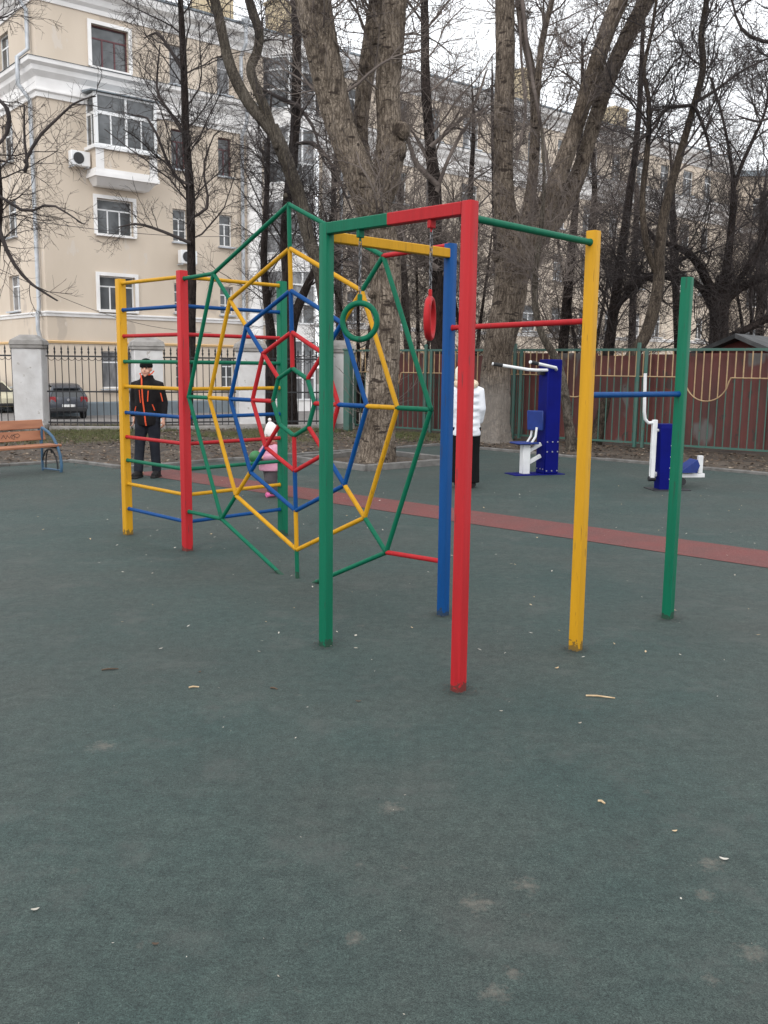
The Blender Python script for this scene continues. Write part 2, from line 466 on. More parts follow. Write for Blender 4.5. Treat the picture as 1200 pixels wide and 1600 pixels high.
def rubber_mat():
    m = bpy.data.materials.new('rubber_granulate'); m.use_nodes = True
    n, l = m.node_tree.nodes, m.node_tree.links
    b = n['Principled BSDF']; b.inputs['Roughness'].default_value = .78; b.inputs['Specular IOR Level'].default_value = .35
    g = n.new('ShaderNodeNewGeometry')
    def noise(s, d=4, rough=.6):
        x = n.new('ShaderNodeTexNoise'); x.inputs['Scale'].default_value = s; x.inputs['Detail'].default_value = d
        x.inputs['Roughness'].default_value = rough
        l.new(g.outputs['Position'], x.inputs['Vector']); return x.outputs['Fac']
    def ramp(fac, a, ca, b_, cb):
        r = n.new('ShaderNodeValToRGB')
        r.color_ramp.elements[0].position = a; r.color_ramp.elements[0].color = (*ca, 1)
        r.color_ramp.elements[1].position = b_; r.color_ramp.elements[1].color = (*cb, 1)
        l.new(fac, r.inputs['Fac']); return r.outputs['Color']
    def mix(f, a, c, blend='MIX'):
        x = n.new('ShaderNodeMix'); x.data_type = 'RGBA'; x.blend_type = blend
        if isinstance(f, float): x.inputs['Factor'].default_value = f
        else: l.new(f, x.inputs['Factor'])
        l.new(a, x.inputs['A'])
        if isinstance(c, tuple): x.inputs['B'].default_value = (*c, 1)
        else: l.new(c, x.inputs['B'])
        return x.outputs['Result']
    def patch_ramp(v):
        mr_ = n.new('ShaderNodeMapRange'); mr_.inputs['From Min'].default_value = 1.15; mr_.inputs['From Max'].default_value = 1.75
        mr_.inputs['To Min'].default_value = .62; mr_.inputs['To Max'].default_value = 0.0
        l.new(v, mr_.inputs['Value']); return mr_.outputs['Result']
    base = ramp(noise(.9, 9, .65), .30, (.021, .042, .040), .72, (.037, .058, .054))
    base = mix(ramp(noise(.55, 5, .6), .40, (0, 0, 0), .66, (.6, .6, .6)), base, (.043, .047, .043))
    grain = ramp(noise(230, 2, .8), .30, (.35, .36, .37), .70, (1.75, 1.7, 1.66))
    base = mix(1.0, base, grain, 'MULTIPLY')
    grain2 = ramp(noise(85, 4, .8), .32, (.50, .50, .51), .68, (1.52, 1.49, 1.45))
    base = mix(1.0, base, grain2, 'MULTIPLY')
    mott = ramp(noise(17, 8, .8), .32, (.60, .61, .62), .68, (1.38, 1.35, 1.31))
    base = mix(1.0, base, mott, 'MULTIPLY')
    # worn greyish film and pale scuffs
    base = mix(ramp(noise(2.3, 10, .72), .53, (0, 0, 0), .72, (.55, .55, .55)), base, (.075, .080, .073))
    base = mix(ramp(noise(5.5, 8, .7), .64, (0, 0, 0), .74, (.5, .5, .5)), base, (.125, .112, .095))
    # the larger sandy patches that stay where they are
    for (px, py, rad) in ((772, 1552, .04), (800, 1518, .032), (1110, 1350, .05), (822, 1384, .05), (160, 1165, .06), (1180, 1490, .05),
                          (1102, 1398, .035), (555, 1468, .035), (610, 1262, .05), (1112, 1530, .025), (745, 1412, .05)):
        d = cF + cR * ((px - 600) / FPX) + cU * ((800 - py) / FPX)
        p = Vector((0, 0, CAM_H)) + d * (-CAM_H / d.z)
        nv = n.new('ShaderNodeTexNoise'); nv.inputs['Scale'].default_value = 26; nv.inputs['Detail'].default_value = 9; nv.inputs['Roughness'].default_value = .8
        l.new(g.outputs['Position'], nv.inputs['Vector'])
        sub = n.new('ShaderNodeVectorMath'); sub.operation = 'SUBTRACT'; sub.inputs[1].default_value = p
        l.new(g.outputs['Position'], sub.inputs[0])
        le = n.new('ShaderNodeVectorMath'); le.operation = 'LENGTH'; l.new(sub.outputs[0], le.inputs[0])
        dv = n.new('ShaderNodeMath'); dv.operation = 'DIVIDE'; dv.inputs[1].default_value = rad * 2.2
        l.new(le.outputs['Value'], dv.inputs[0])
        ad = n.new('ShaderNodeMath'); ad.operation = 'MULTIPLY_ADD'; ad.inputs[1].default_value = 2.6; l.new(nv.outputs['Fac'], ad.inputs[0]); l.new(dv.outputs[0], ad.inputs[2])
        base = mix(patch_ramp(ad.outputs[0]), base, (.155, .138, .115))
    base = mix(ramp(noise(9, 4, .6), .68, (0, 0, 0), .74, (.55, .55, .55)), base, (.028, .034, .032))
    l.new(base, b.inputs['Base Color'])
    u = n.new('ShaderNodeBump'); u.inputs['Strength'].default_value = .55; u.inputs['Distance'].default_value = .006
    l.new(noise(210, 3, .75), u.inputs['Height'])
    u2 = n.new('ShaderNodeBump'); u2.inputs['Strength'].default_value = .25; u2.inputs['Distance'].default_value = .05
    l.new(noise(3.5, 3), u2.inputs['Height']); l.new(u.outputs[0], u2.inputs['Normal'])
    l.new(u2.outputs[0], b.inputs['Normal'])
    return m
M['rubber_green'] = rubber_mat()
M['rubber_red'] = mat('rubber_red', (.145, .040, .036), .8, (.115, .041, .037), scale=3, detail=8, bump=.4, bscale=210,
                      spots=[((.19, .09, .08), 120, .60), ((.08, .035, .033), 90, .62)], spec=.35)
M['asphalt'] = mat('asphalt', (.20, .185, .175), .9, (.145, .135, .13), scale=2, detail=9, bump=.3, bscale=60)

# soil sheet out to the horizon, dropping to the street behind the iron fence
ys = [-60, 5, 14, 20, 25.5, 28, 31, 34, 36.5, 45, 80, 200, 900]
xs = [-900, -60, -12, -6, 0, 6, 12, 60, 900]
gv = [(x, y, terrain(y) - .004) for y in ys for x in xs]
gf = [(i * len(xs) + j, i * len(xs) + j + 1, (i + 1) * len(xs) + j + 1, (i + 1) * len(xs) + j) for i in range(len(ys) - 1) for j in range(len(xs) - 1)]
tag(link('ground', new_mesh('ground', gv, gf, smooth=False), M['soil']), kind='structure')
# street beyond the iron fence
rv, rf = [], []
for y in (27.2, 31, 34, 36.5, 60, 120):
    rv += [(-80, y, terrain(y) + .004), (60, y, terrain(y) + .004)]
for i in range(5): rf.append((2 * i, 2 * i + 1, 2 * i + 3, 2 * i + 2))
tag(link('street', new_mesh('street', rv, rf, smooth=False), M['asphalt']), kind='structure')

KERB = [(-9.5, 11.2), (-5.15, 15.35), (-4.05, 14.45), (1.12, 19.45), (6.0, 14.50), (10.5, 10.0)]
rub = [(-30, -8), (30, -8), (30, -4), (10.5, 10.0)] + KERB[::-1][1:] + [(-30, 11.2)]
rub = [(-40, -20), (40, -20), (40, 10.0), (10.5, 10.0)] + KERB[::-1][1:] + [(-40, 11.2)]
sheet('playground_surface', rub, 0.0, M['rubber_green'])
sd, sn = Vector((.742, -.671)), Vector((.671, .742))
s0 = Vector((-2.70, 13.38)); hw = .37
pts = []
for t in np.linspace(-1.1, 13, 24):
    c = s0 + sd * float(t); pts.append((c + sn * hw, c - sn * hw))
sv = [(p.x, p.y, .004) for pr in pts for p in pr]
sf = [(2 * i, 2 * i + 1, 2 * i + 3, 2 * i + 2) for i in range(len(pts) - 1)]
tag(link('red_path', new_mesh('red_path', sv, sf, smooth=False), M['rubber_red']), kind='structure')

def kerb_run(root, a, b, h=.05, w=.08, L=1.0):
    a, b = Vector((*a, 0)), Vector((*b, 0)); d = b - a; n = max(1, round(d.length / L)); t = d.normalized()
    for i in range(n):
        p, q = a + d * (i / n) + t * .004, a + d * ((i + 1) / n) - t * .004
        dz = rnd.uniform(-.008, .006)
        m = MB(); m.bar(p + Vector((0, 0, h / 2 - .03 + dz)), q + Vector((0, 0, h / 2 - .03 + dz + rnd.uniform(-.005, .005))), w, h + .06, .012)
        m.build('kerb_stone', M['kerbstone'], root)
kerb = tag(empty('kerb'), kind='structure')
for i in range(len(KERB) - 1): kerb_run(kerb, KERB[i], KERB[i + 1])
PL = [(-1.50, 15.85), (-.27, 14.48), (1.22, 15.78), (-.05, 17.25)]
sheet('tree_pit_soil', PL, .012, M['soil'])
pk = tag(empty('tree_pit_kerb'), kind='structure')
for i in range(4): kerb_run(pk, PL[i], PL[(i + 1) % 4], .10)

# ------------------------------------------------------------------ apartment building
K = Vector((-14.47, 41.0, 0)); FA = R(39.67)
def building_frame(name, loc, rz): return empty(name, loc, rz)
bl = tag(building_frame('apartment_building', K, FA), 'long beige stucco apartment block with white cornices behind the iron fence', 'building')
BASE = -.9
LEN = 53.0
wins = []        # s0, s1, z0, z1, style
for z0, z1 in ((3.93, 5.42), (7.2, 8.7)): wins.append((2.36, 4.04, z0, z1, 'triple_white'))
wins.append((2.36, 4.04, 14.1, 15.8, 'triple_red'))
wins.append((2.36, 4.04, .5, 2.14, 'double_white'))
for s_ in (6.0, 8.42):
    w_ = .72
    for z0, z1, st in ((14.1, 15.75, 'pale'), (10.43, 12.16, 'narrow_red'), (7.2, 8.66, 'narrow_white'), (4.0, 5.32, 'narrow_white'), (.5, 1.95, 'narrow_white')):
        wins.append((s_, s_ + w_, z0, z1, st))
s_ = 16.1; k_ = 0
while s_ < LEN - 2:
    for z0, z1 in ((.5, 2.0), (3.93, 5.5), (7.2, 8.8), (10.43, 12.1), (14.1, 15.8)):
        wins.append((s_, s_ + (1.35 if k_ % 2 else 1.05), z0, z1, 'double_white'))
    s_ += 2.75; k_ += 1

def wall_with_holes(name, u0, u1, z0, z1, holes, depth, m, parent, P):
    us = sorted({u0, u1} | {h[0] for h in holes} | {h[1] for h in holes})
    zs = sorted({z0, z1} | {h[2] for h in holes} | {h[3] for h in holes})
    idx, vs, fs = {}, [], []
    def V(u, z, d=0):
        k = (round(u, 4), round(z, 4), d)
        if k not in idx: idx[k] = len(vs); vs.append(P(u, z, d))
        return idx[k]
    hs_ = {(h[0], h[2]): h for h in holes}
    for i in range(len(us) - 1):
        for j in range(len(zs) - 1):
            cu, cz = (us[i] + us[i + 1]) / 2, (zs[j] + zs[j + 1]) / 2
            if any(h[0] < cu < h[1] and h[2] < cz < h[3] for h in holes): continue
            fs.append((V(us[i], zs[j]), V(us[i + 1], zs[j]), V(us[i + 1], zs[j + 1]), V(us[i], zs[j + 1])))
    for h in holes:
        a, b, c, d = h[:4]
        q = [(a, c), (b, c), (b, d), (a, d)]
        for k in range(4):
            (x, y), (x2, y2) = q[k], q[(k + 1) % 4]
            fs.append((V(x, y), V(x2, y2), V(x2, y2, depth), V(x, y, depth)))
    me = new_mesh(name, vs, fs, smooth=False)
    return link(name, me, m, parent)

FP = lambda u, z, d: (u, d, z)
holes = [w[:4] for w in wins]
# the bay takes its own opening; the wall there is built as separate stretches
wall_with_holes('wall', 0, 10.95, BASE, 17.0, [h for h in holes if h[1] < 10.9], .22, M['stucco'], bl, FP)
wall_with_holes('wall', 14.25, LEN, BASE, 17.0, [h for h in holes if h[0] > 14.3], .22, M['stucco'], bl, FP)
# bay wall
MB().box(10.955, 14.245, .35, .5, BASE, 17.0).build('wall', M['stucco'], bl, smooth=False)
# return face on the left and the far end
LP = lambda u, z, d: (d, u, z)
lw = []
for y_ in (3.2, 7.0, 10.8):
    for z0, z1 in ((.5, 2.0), (3.93, 5.5), (7.2, 8.8), (10.43, 12.1), (14.1, 15.8)): lw.append((y_, y_ + 1.4, z0, z1))
wall_with_holes('wall', 0.0, 16, BASE, 17.0, lw, .22, M['stucco'], bl, LP)
MB().box(LEN - .01, LEN + .2, .01, 16, BASE, 17).build('wall', M['stucco'], bl, smooth=False)

wcache = {}
def window_proto(w, h, style, curtain):
    key = (round(w, 2), round(h, 2), style, curtain)
    if key in wcache: return wcache[key]
    fm = {'triple_red': 'window_red', 'narrow_red': 'window_red', 'pale': 'window_grey'}.get(style, 'window_white')
    f = .055
    a = MB()
    a.box(0, f, 0, .07, 0, h); a.box(w - f, w, 0, .07, 0, h); a.box(f, w - f, 0, .07, 0, f); a.box(f, w - f, 0, .07, h - f, h)
    tz = h * .70
    a.box(f, w - f, .005, .065, tz - .03, tz + .03)
    nsp = {'triple_red': 3, 'triple_white': 3, 'double_white': 2, 'narrow_red': 2, 'narrow_white': 2, 'pale': 1}[style]
    for i in range(1, nsp):
        x = w * i / nsp
        a.box(x - .03, x + .03, .005, .065, f, tz - .03)
    if style == 'narrow_white': a.box(f, w - f, .01, .06, h * .35 - .02, h * .35 + .02)
    me = new_mesh('window', a.v, a.f, smooth=False); me.materials.append(M[fm])
    pm = []
    cells = [(f, w - f, tz + .03, h - f)]
    for i in range(nsp):
        cells.append((w * i / nsp + (f if i == 0 else .03), w * (i + 1) / nsp - (f if i == nsp - 1 else .03), f, tz - .03))
    for ci, c in enumerate(cells):
        b = MB().box(c[0], c[1], .03, .04, c[2], c[3])
        q = new_mesh('pane', b.v, b.f, smooth=False); q.materials.append(M[('glass', 'glass_mid', 'glass_pale')[curtain]])
        pm.append(q)
    wcache[key] = (me, pm)
    return wcache[key]
def add_window(parent, w, h, loc, rz, style):
    me, pm = window_proto(w, h, style, rnd.choice((0, 0, 1, 1, 2)) if style not in ('triple_red', 'pale') else 2 if style == 'pale' else 1)
    o = link('window', me, None, parent); o.location = loc; o.rotation_euler = (0, 0, rz)
    for q in pm: link('pane', q, None, o)
    return o
sill_c = {}
def add_sill(wo, w, h, surround):
    k = (round(w, 2), round(h, 2), surround)
    if k not in sill_c:
        b = MB(); b.box(-.08, w + .08, -.34, -.14, -.09, -.02)
        a = new_mesh('sill', b.v, b.f, smooth=False); a.materials.append(M['zinc' if not surround else 'white_stucco'])
        c = None
        if surround:
            b = MB(); t = .15
            b.box(-t, 0, -.25, -.17, -.02, h + t); b.box(w, w + t, -.25, -.17, -.02, h + t); b.box(0, w, -.25, -.17, h, h + t)
            c = new_mesh('surround', b.v, b.f, smooth=False); c.materials.append(M['white_stucco'])
        sill_c[k] = (a, c)
    a, c = sill_c[k]
    link('sill', a, None, wo)
    if c: link('surround', c, None, wo)
for (a, b, z0, z1, st) in wins:
    o = add_window(bl, b - a, z1 - z0, (a, .16, z0), 0, st)
    add_sill(o, b - a, z1 - z0, st.startswith('triple'))
for h in lw:
    o = add_window(bl, h[1] - h[0], h[3] - h[2], (.16, h[1], h[2]), R(-90), 'double_white')
    add_sill(o, h[1] - h[0], h[3] - h[2], False)

def band(name, prof, m, s0=-.0, s1=LEN, ret=16):
    """moulding with a profile (outward, z), mitred round the corner and run along both faces"""
    b = MB()
    b.loft([[(s1, -o, z) for o, z in prof], [(-o_, -o_, z) for o_, z in prof]], cap=True)
    b.loft([[(-o_, -o_, z) for o_, z in prof], [(-o, ret, z) for o, z in prof]], cap=True)
    return b.build(name, m, bl, smooth=False)
band('plinth', [(-.01, BASE), (.10, BASE), (.10, -.16), (.06, -.10), (-.01, -.10)], M['plinth'])
band('string_course', [(-.01, 2.44), (.05, 2.44), (.08, 2.52), (-.01, 2.56)], M['ochre'])
band('string_course', [(-.01, 3.58), (.05, 3.58), (.07, 3.68), (.12, 3.72), (.12, 3.78), (-.01, 3.80)], M['white_stucco'])
band('cornice', [(-.01, 12.45), (.08, 12.45), (.10, 12.62), (.18, 12.68), (.18, 12.74), (.10, 12.76), (.10, 13.22), (.16, 13.28), (.30, 13.42),
                 (.34, 13.60), (.50, 13.70), (.52, 13.86), (-.01, 13.95)], M['white_stucco'])
band('cornice_flashing', [(-.005, 13.955), (.54, 13.865), (.56, 13.875), (.0, 13.985)], M['roof'])
band('eaves_cornice', [(-.01, 16.2), (.06, 16.2), (.08, 16.38), (.22, 16.5), (.30, 16.72), (.55, 16.86), (.62, 17.05), (.62, 17.16), (-.01, 17.2)], M['white_stucco'])
band('gutter', [(.55, 17.165), (.68, 17.18), (.68, 17.27), (.55, 17.26)], M['roof'])
rb = MB()
rb.loft([[(-.6, -.6, 17.22), (LEN + .3, -.6, 17.22), (LEN + .3, 16.5, 17.22), (-.6, 16.5, 17.22)],
         [(5, 6.5, 19.6), (LEN - 5, 6.5, 19.6), (LEN - 5, 9.0, 19.6), (5, 9.0, 19.6)]])
roof = rb.build('roof', M['roof'], bl, smooth=False)
for s_, y_, w_, d_, h_ in ((9.6, 3.6, 1.9, 1.0, 20.2), (13.4, 2.6, 1.7, 1.0, 20.0), (31.8, 2.4, 1.6, 1.0, 20.2), (42, 3, 1.5, 1, 19.8)):
    c = MB(); c.box(s_, s_ + w_, y_, y_ + d_, 17.4, h_); c.box(s_ - .08, s_ + w_ + .08, y_ - .08, y_ + d_ + .08, h_, h_ + .16)
    c.build('chimney', M['chimney'], roof, smooth=False)
rl = MB()
for i in range(53):
    rl.tube([(i, -.30, 17.3), (i, -.30, 18.0)], .018, 5)
for z in (17.65, 18.0): rl.tube([(0, -.30, z), (LEN - 1, -.30, z)], .016, 5)
rl.build('roof_railing', M['iron'], roof)

# glazed bay between two engaged columns
def bay(s0, s1, P):
    out = .85
    xs_ = [s0, s0 + .75, s1 - .75, s1]; ysb = [.3, -out, -out, .3]
    lev = [-.9, 2.9, 6.3, 9.65, 13.1, 16.3]
    for k in range(5):
        z0, z1 = lev[k], lev[k + 1]
        sp = MB()
        for i in range(3):
            a, b = Vector((xs_[i], ysb[i], 0)), Vector((xs_[i + 1], ysb[i + 1], 0))
            t = (b - a).normalized(); nn = Vector((t.y, -t.x, 0))
            sp.loft([[a + Vector((0, 0, z0)), b + Vector((0, 0, z0)), b + nn * -.08 + Vector((0, 0, z0)), a + nn * -.08 + Vector((0, 0, z0))],
                     [a + Vector((0, 0, z0 + .75)), b + Vector((0, 0, z0 + .75)), b + nn * -.08 + Vector((0, 0, z0 + .75)), a + nn * -.08 + Vector((0, 0, z0 + .75))]])
        spn = sp.build('bay_spandrel', M['white_stucco'], P, smooth=False)
        for i in range(3):
            a, b = Vector((xs_[i], ysb[i], 0)), Vector((xs_[i + 1], ysb[i + 1], 0))
            L = (b - a).length
            f = MB(); w, h = L, z1 - z0 - .75
            ncol = 2 if i == 1 else 1
            for c in range(ncol + 1): f.box(w * c / ncol - .045, w * c / ncol + .045, -.05, .04, 0, h)
            for zz in (.0, h * .36, h * .72, h - .1): f.box(0, w, -.045, .035, zz, zz + .08)
            fo = f.build('window', M['window_white'], P, smooth=False)
            fo.location = (a.x, a.y, z0 + .75); fo.rotation_euler = (0, 0, math.atan2((b - a).y, (b - a).x))
            for c in range(ncol):
                for zz0, zz1 in ((.08, h * .36), (h * .36 + .08, h * .72), (h * .72 + .08, h - .1)):
                    MB().box(w * c / ncol + .045, w * (c + 1) / ncol - .045, -.01, 0, zz0, zz1).build('pane', M[rnd.choice(('glass_pale', 'glass_pale', 'glass_pale', 'glass_mid'))], fo, smooth=False)
    rf_ = MB().loft([[(xs_[0] - .1, .4, 16.3), (xs_[1] - .1, -out - .15, 16.3), (xs_[2] + .1, -out - .15, 16.3), (xs_[3] + .1, .4, 16.3)],
                     [(xs_[0] - .1, .4, 16.6), (xs_[1] - .1, -out - .15, 16.6), (xs_[2] + .1, -out - .15, 16.6), (xs_[3] + .1, .4, 16.6)]])
    rf_.build('bay_roof', M['white_stucco'], P, smooth=False)
bay(11.1, 14.1, bl)
for s_ in (10.35, 14.85):
    c = MB()
    pr = [(.44, BASE), (.44, 2.4), (.52, 2.45), (.52, 2.6), (.40, 2.66)]
    z = 2.7
    while z < 11.6: pr += [(.40, z), (.40, z + .62), (.37, z + .64), (.37, z + .70)]; z += .72
    pr += [(.40, 11.9), (.40, 12.0), (.50, 12.1), (.40, 12.16), (.44, 12.26), (.58, 12.42), (.62, 12.6)]
    c.lathe(pr, (s_, -.02, 0), 20)
    c.build('column', M['white_stucco'], bl, angle=25)

# enclosed balcony on the third floor
BALC = empty('balcony', (-.46, 0, -.23), 0, bl)
bc = MB()
bc.box(2.5, 5.25, -.92, -.01, 10.02, 10.80)
bc.build('balcony_parapet', M['stucco'], BALC, smooth=False)
bk = MB()
bk.loft([[(2.68, -.45, 9.38), (5.07, -.45, 9.38), (5.07, -.01, 9.38), (2.68, -.01, 9.38)], [(2.5, -.88, 9.68), (5.25, -.88, 9.68), (5.25, -.01, 9.68), (2.5, -.01, 9.68)]])
bk.box(2.40, 5.35, -1.0, -.012, 9.683, 9.85); bk.box(2.44, 5.31, -.96, -.012, 9.853, 10.015)
bk.build('balcony_slab', M['white_stucco'], BALC, smooth=False)
MB().box(2.36, 5.39, -1.06, -.005, 10.805, 10.93).build('balcony_ledge', M['window_white'], BALC, smooth=False)
for x_ in (2.47, 4.92):
    MB().box(x_, x_ + .36, -.955, -.923, 10.02, 10.80).build('balcony_pilaster', M['white_stucco'], BALC, smooth=False)
def balcony_glazing(loc, rz, w, ncol):
    h = 2.12; f = MB()
    for c in range(ncol + 1): f.box(w * c / ncol - .05, w * c / ncol + .05, 0, .09, 0, h)
    for zz, t in ((0, .09), (h * .60, .13), (h - .09, .09)): f.box(0, w, .003, .087, zz, zz + t)
    for c in range(ncol): f.box(w * (c + .5) / ncol - .03, w * (c + .5) / ncol + .03, .01, .08, .09, h * .60)
    o = f.build('window', M['window_white'], BALC, smooth=False); o.location = loc; o.rotation_euler = (0, 0, rz)
    for c in range(ncol):
        MB().box(w * c / ncol + .05, w * (c + 1) / ncol - .05, .04, .05, h * .60 + .13, h - .09).build('pane', M[rnd.choice(('glass_mid', 'glass', 'glass_mid'))], o, smooth=False)
        for k in range(2):
            MB().box(w * (c + k * .5) / ncol + (.05 if k == 0 else .03), w * (c + .5 + k * .5) / ncol - (.03 if k == 0 else .05), .04, .05, .09, h * .60).build('pane', M[rnd.choice(('glass_mid', 'glass', 'glass_mid'))], o, smooth=False)
balcony_glazing((2.50, -.95, 10.935), 0, 2.75, 2)
balcony_glazing((2.50, -.01, 10.935), R(-90), .94, 1)
balcony_glazing((5.25, -.95, 10.935), R(90), .94, 1)
MB().loft([[(2.3, -1.12, 13.06), (5.45, -1.12, 13.06), (5.45, -.1, 13.14), (2.3, -.1, 13.14)], [(2.3, -1.12, 13.11), (5.45, -1.12, 13.11), (5.45, -.1, 13.24), (2.3, -.1, 13.24)]]).build('balcony_roof', M['roof'], BALC, smooth=False)
# drainpipes with swan necks past the cornice
def pipe(x, y, ox, oy):
    p = MB()
    z_ = [(17.1, .62), (16.4, .62), (15.9, .16), (14.35, .16), (13.95, .62), (12.9, .62), (12.35, .16), (3.95, .16), (3.6, .24), (3.0, .24), (2.55, .14), (.2, .14), (-.55, .14), (-.7, .3)]
    p.tube([(x + ox * o, y + oy * o, z) for z, o in z_], .09, 10)
    b = p.build('drainpipe', M['zinc'], bl)
    q = MB()
    for z, o in ((15, .16), (11, .16), (9, .16), (7, .16), (5, .16), (1.5, .14)): q.lathe([(.095, -.04), (.095, .04)], (x + ox * o, y + oy * o, z), 10)
    q.lathe([(.08, 0), (.20, .25), (.20, .4)], (x + ox * .62, y + oy * .62, 17.05), 12)
    q.build('pipe_collar', M['zinc'], b)
pipe(0, .45, -1, 0); pipe(9.62, 0, 0, -1); pipe(15.55, 0, 0, -1)

def ac_unit(s, z, lab, rz=0):
    o = tag(empty('air_conditioner', K + Matrix.Rotation(FA, 3, 'Z') @ Vector((s, -.12, z)), FA), lab, 'air conditioner', 'air conditioners on the beige facade')
    MB().box(-.42, .42, -.36, -.04, 0, .60, .02).build('casing', M['window_white'], o)
    MB().lathe([(.235, -.385), (.235, -.37), (.02, -.366)], (-.1, 0, .30), 20, 'Y').build('fan_grille', M['car_trim'], o)
    b = MB(); b.box(-.36, -.31, -.34, .12, -.06, -.003); b.box(.31, .36, -.34, .12, -.06, -.003); b.build('bracket', M['zinc'], o)
ac_unit(1.55, 9.85, 'white air conditioner beside the glazed white balcony')
ac_unit(6.55, 6.2, 'white air conditioner under a narrow window behind the leaning dark trunk')

# pale block closing the yard far right
b2 = tag(empty('apartment_building', (27.5, 77, 0), R(-6)), 'distant flat roofed beige block at far right behind bare trees', 'building')
w2 = []
for i in range(9):
    for z0, z1 in ((3.2, 4.9), (6.6, 8.3), (10.0, 11.7), (13.3, 15.0)): w2.append((1.2 + i * 3.1, 2.6 + i * 3.1, z0, z1))
wall_with_holes('wall', 0, 30, BASE, 16.6, w2, .22, M['stucco'], b2, FP)
MB().box(-.01, 30.01, .3, 12, BASE, 16.6).build('wall', M['stucco'], b2, smooth=False)
MB().box(-.3, 30.3, -.35, 12.3, 16.603, 17.0).build('roof', M['roof'], b2, smooth=False)
MB().box(-.1, 30.1, -.15, -.003, 12.3, 12.7).build('cornice', M['white_stucco'], b2, smooth=False)
for h in w2:
    add_window(b2, h[1] - h[0], h[3] - h[2], (h[0], .16, h[2]), 0, 'double_white')

# ------------------------------------------------------------------ iron fence with masonry pillars
PIL = [(-11.4, 22.5), (-8.5, 22.8), (-5.78, 23.1), (-3.42, 24.1), (-1.22, 24.7)]
PLAB = ['white masonry fence pillar off the left end of the row', 'white masonry fence pillar behind the slatted bench',
        'white masonry fence pillar behind the man in black', 'white masonry fence pillar behind the ladder and the web',
        'white masonry fence pillar beside the dark green gate post']
for i, (x, y) in enumerate(PIL):
    if i == 0: continue
    j = min(i, len(PIL) - 2)
    rz = math.atan2(PIL[j + 1][1] - PIL[j][1], PIL[j + 1][0] - PIL[j][0])
    o = tag(empty('fence_pillar', (x, y, 0), rz), PLAB[i], 'pillar', 'white pillars of the iron fence')
    MB().box(-.335, .335, -.31, .31, -.1, 1.93, .015).build('shaft', M['pillar'], o)
    MB().box(-.36, .36, -.335, .335, -.1, .14, .015).build('base', M['concrete'], o)
    c = MB(); c.box(-.37, .37, -.345, .345, 1.93, 2.02, .012)
    c.loft([[(-.385, -.36, 2.02), (.385, -.36, 2.02), (.385, .36, 2.02), (-.385, .36, 2.02)], [(-.36, -.33, 2.12), (.36, -.33, 2.12), (.36, .33, 2.12), (-.36, .33, 2.12)],
            [(-.17, -.15, 2.25), (.17, -.15, 2.25), (.17, .15, 2.25), (-.17, .15, 2.25)]])
    c.build('cap', M['concrete'], o, angle=25)
FLAB = ['black iron railing with spear tops behind the bench end', 'black iron railing with spear tops in front of the grey car',
        'black iron railing right of the man in black', 'black iron railing seen through the centre of the web']
bar_m = MB().tube([(0, 0, .10), (0, 0, 1.80)], .011, 6).lathe([(.011, 1.80), (.026, 1.86), (.012, 1.90), (.024, 1.925), (.002, 2.02)], n=6)
bar_me = new_mesh('bar', bar_m.v, bar_m.f); bar_me.materials.append(M['iron'])
for i in range(4):
    a, b = Vector((*PIL[i], 0)), Vector((*PIL[i + 1], 0)); d = b - a; L = d.length; rz = math.atan2(d.y, d.x)
    o = tag(empty('iron_fence', a, rz), FLAB[i], 'fence', 'iron railings between the white pillars')
    for z in (1.76, .92, .18):
        MB().box(.37, L - .37, -.014, .014, z - .018, z + .018).build('rail', M['iron'], o, smooth=False)
    n = round((L - .8) / .145)
    tr = MB()
    for k in range(n):
        x = .42 + (L - .84) * k / (n - 1)
        q = link('bar', bar_me, None, o); q.location = (x, 0, 0)
        if k < n - 1:
            w = (L - .84) / (n - 1)
            tr.tube([(x + w * (.5 - .46 * math.cos(t)), 0, 1.735 - .075 * math.sin(t)) for t in np.linspace(0, math.pi, 7)], .007, 5)
    tr.build('scallop_trim', M['iron'], o)
    MB().box(.40, L - .40, -.12, .12, -.12, .085, .012).build('footing', M['concrete'], o)

# boarded gate and green gate posts between iron fence and pipe fence
GO = Vector((-.72, 24.55, 0)); GT = Vector((.31, 23.80, 0))

# ------------------------------------------------------------------ green and yellow pipe fence with red sheets behind
FD = Vector((.767, -.642, 0)); FO = Vector((-.86, 24.62, 0))
pf = tag(empty('pipe_fence', FO, math.atan2(FD.y, FD.x)), 'green pipe fence with ochre upper bars and looped dips', 'fence')
H0 = 2.0; YB = 1.46
POSTS = [-.05, 2.44, 4.96, 7.92, 10.74, 13.4]
def yz(x):            # underside of the ochre band: flat, with a U-shaped dip in the middle of every panel
    for a_, b_ in zip(POSTS, POSTS[1:]):
        if a_ <= x < b_:
            u = x - (a_ + b_) / 2
            return YB - .46 * math.sqrt(max(0, 1 - (u / .44) ** 2)) if abs(u) < .44 else YB
    return YB
XS = 13.4
bar_g = {}
x = .13; k = 0
while x < XS:
    zz = round(yz(x), 3)
    if zz not in bar_g:
        a = MB().tube([(0, 0, zz), (0, 0, H0 - .02)], .013, 6); b = MB().tube([(0, 0, .10), (0, 0, zz)], .012, 6)
        ma, mb_ = new_mesh('bar', a.v, a.f), new_mesh('bar', b.v, b.f)
        ma.materials.append(M['fence_yellow']); mb_.materials.append(M['fence_green']); bar_g[zz] = (ma, mb_)
    for me in bar_g[zz]:
        q = link('bar', me, None, pf); q.location = (x, 0, 0)
    x += .157
MB().box(0, XS, -.025, .025, H0 - .025, H0 + .025).build('top_rail', M['fence_green'], pf, smooth=False)
MB().box(0, XS, -.02, .02, .08, .12).build('bottom_rail', M['fence_green'], pf, smooth=False)
cv = MB()
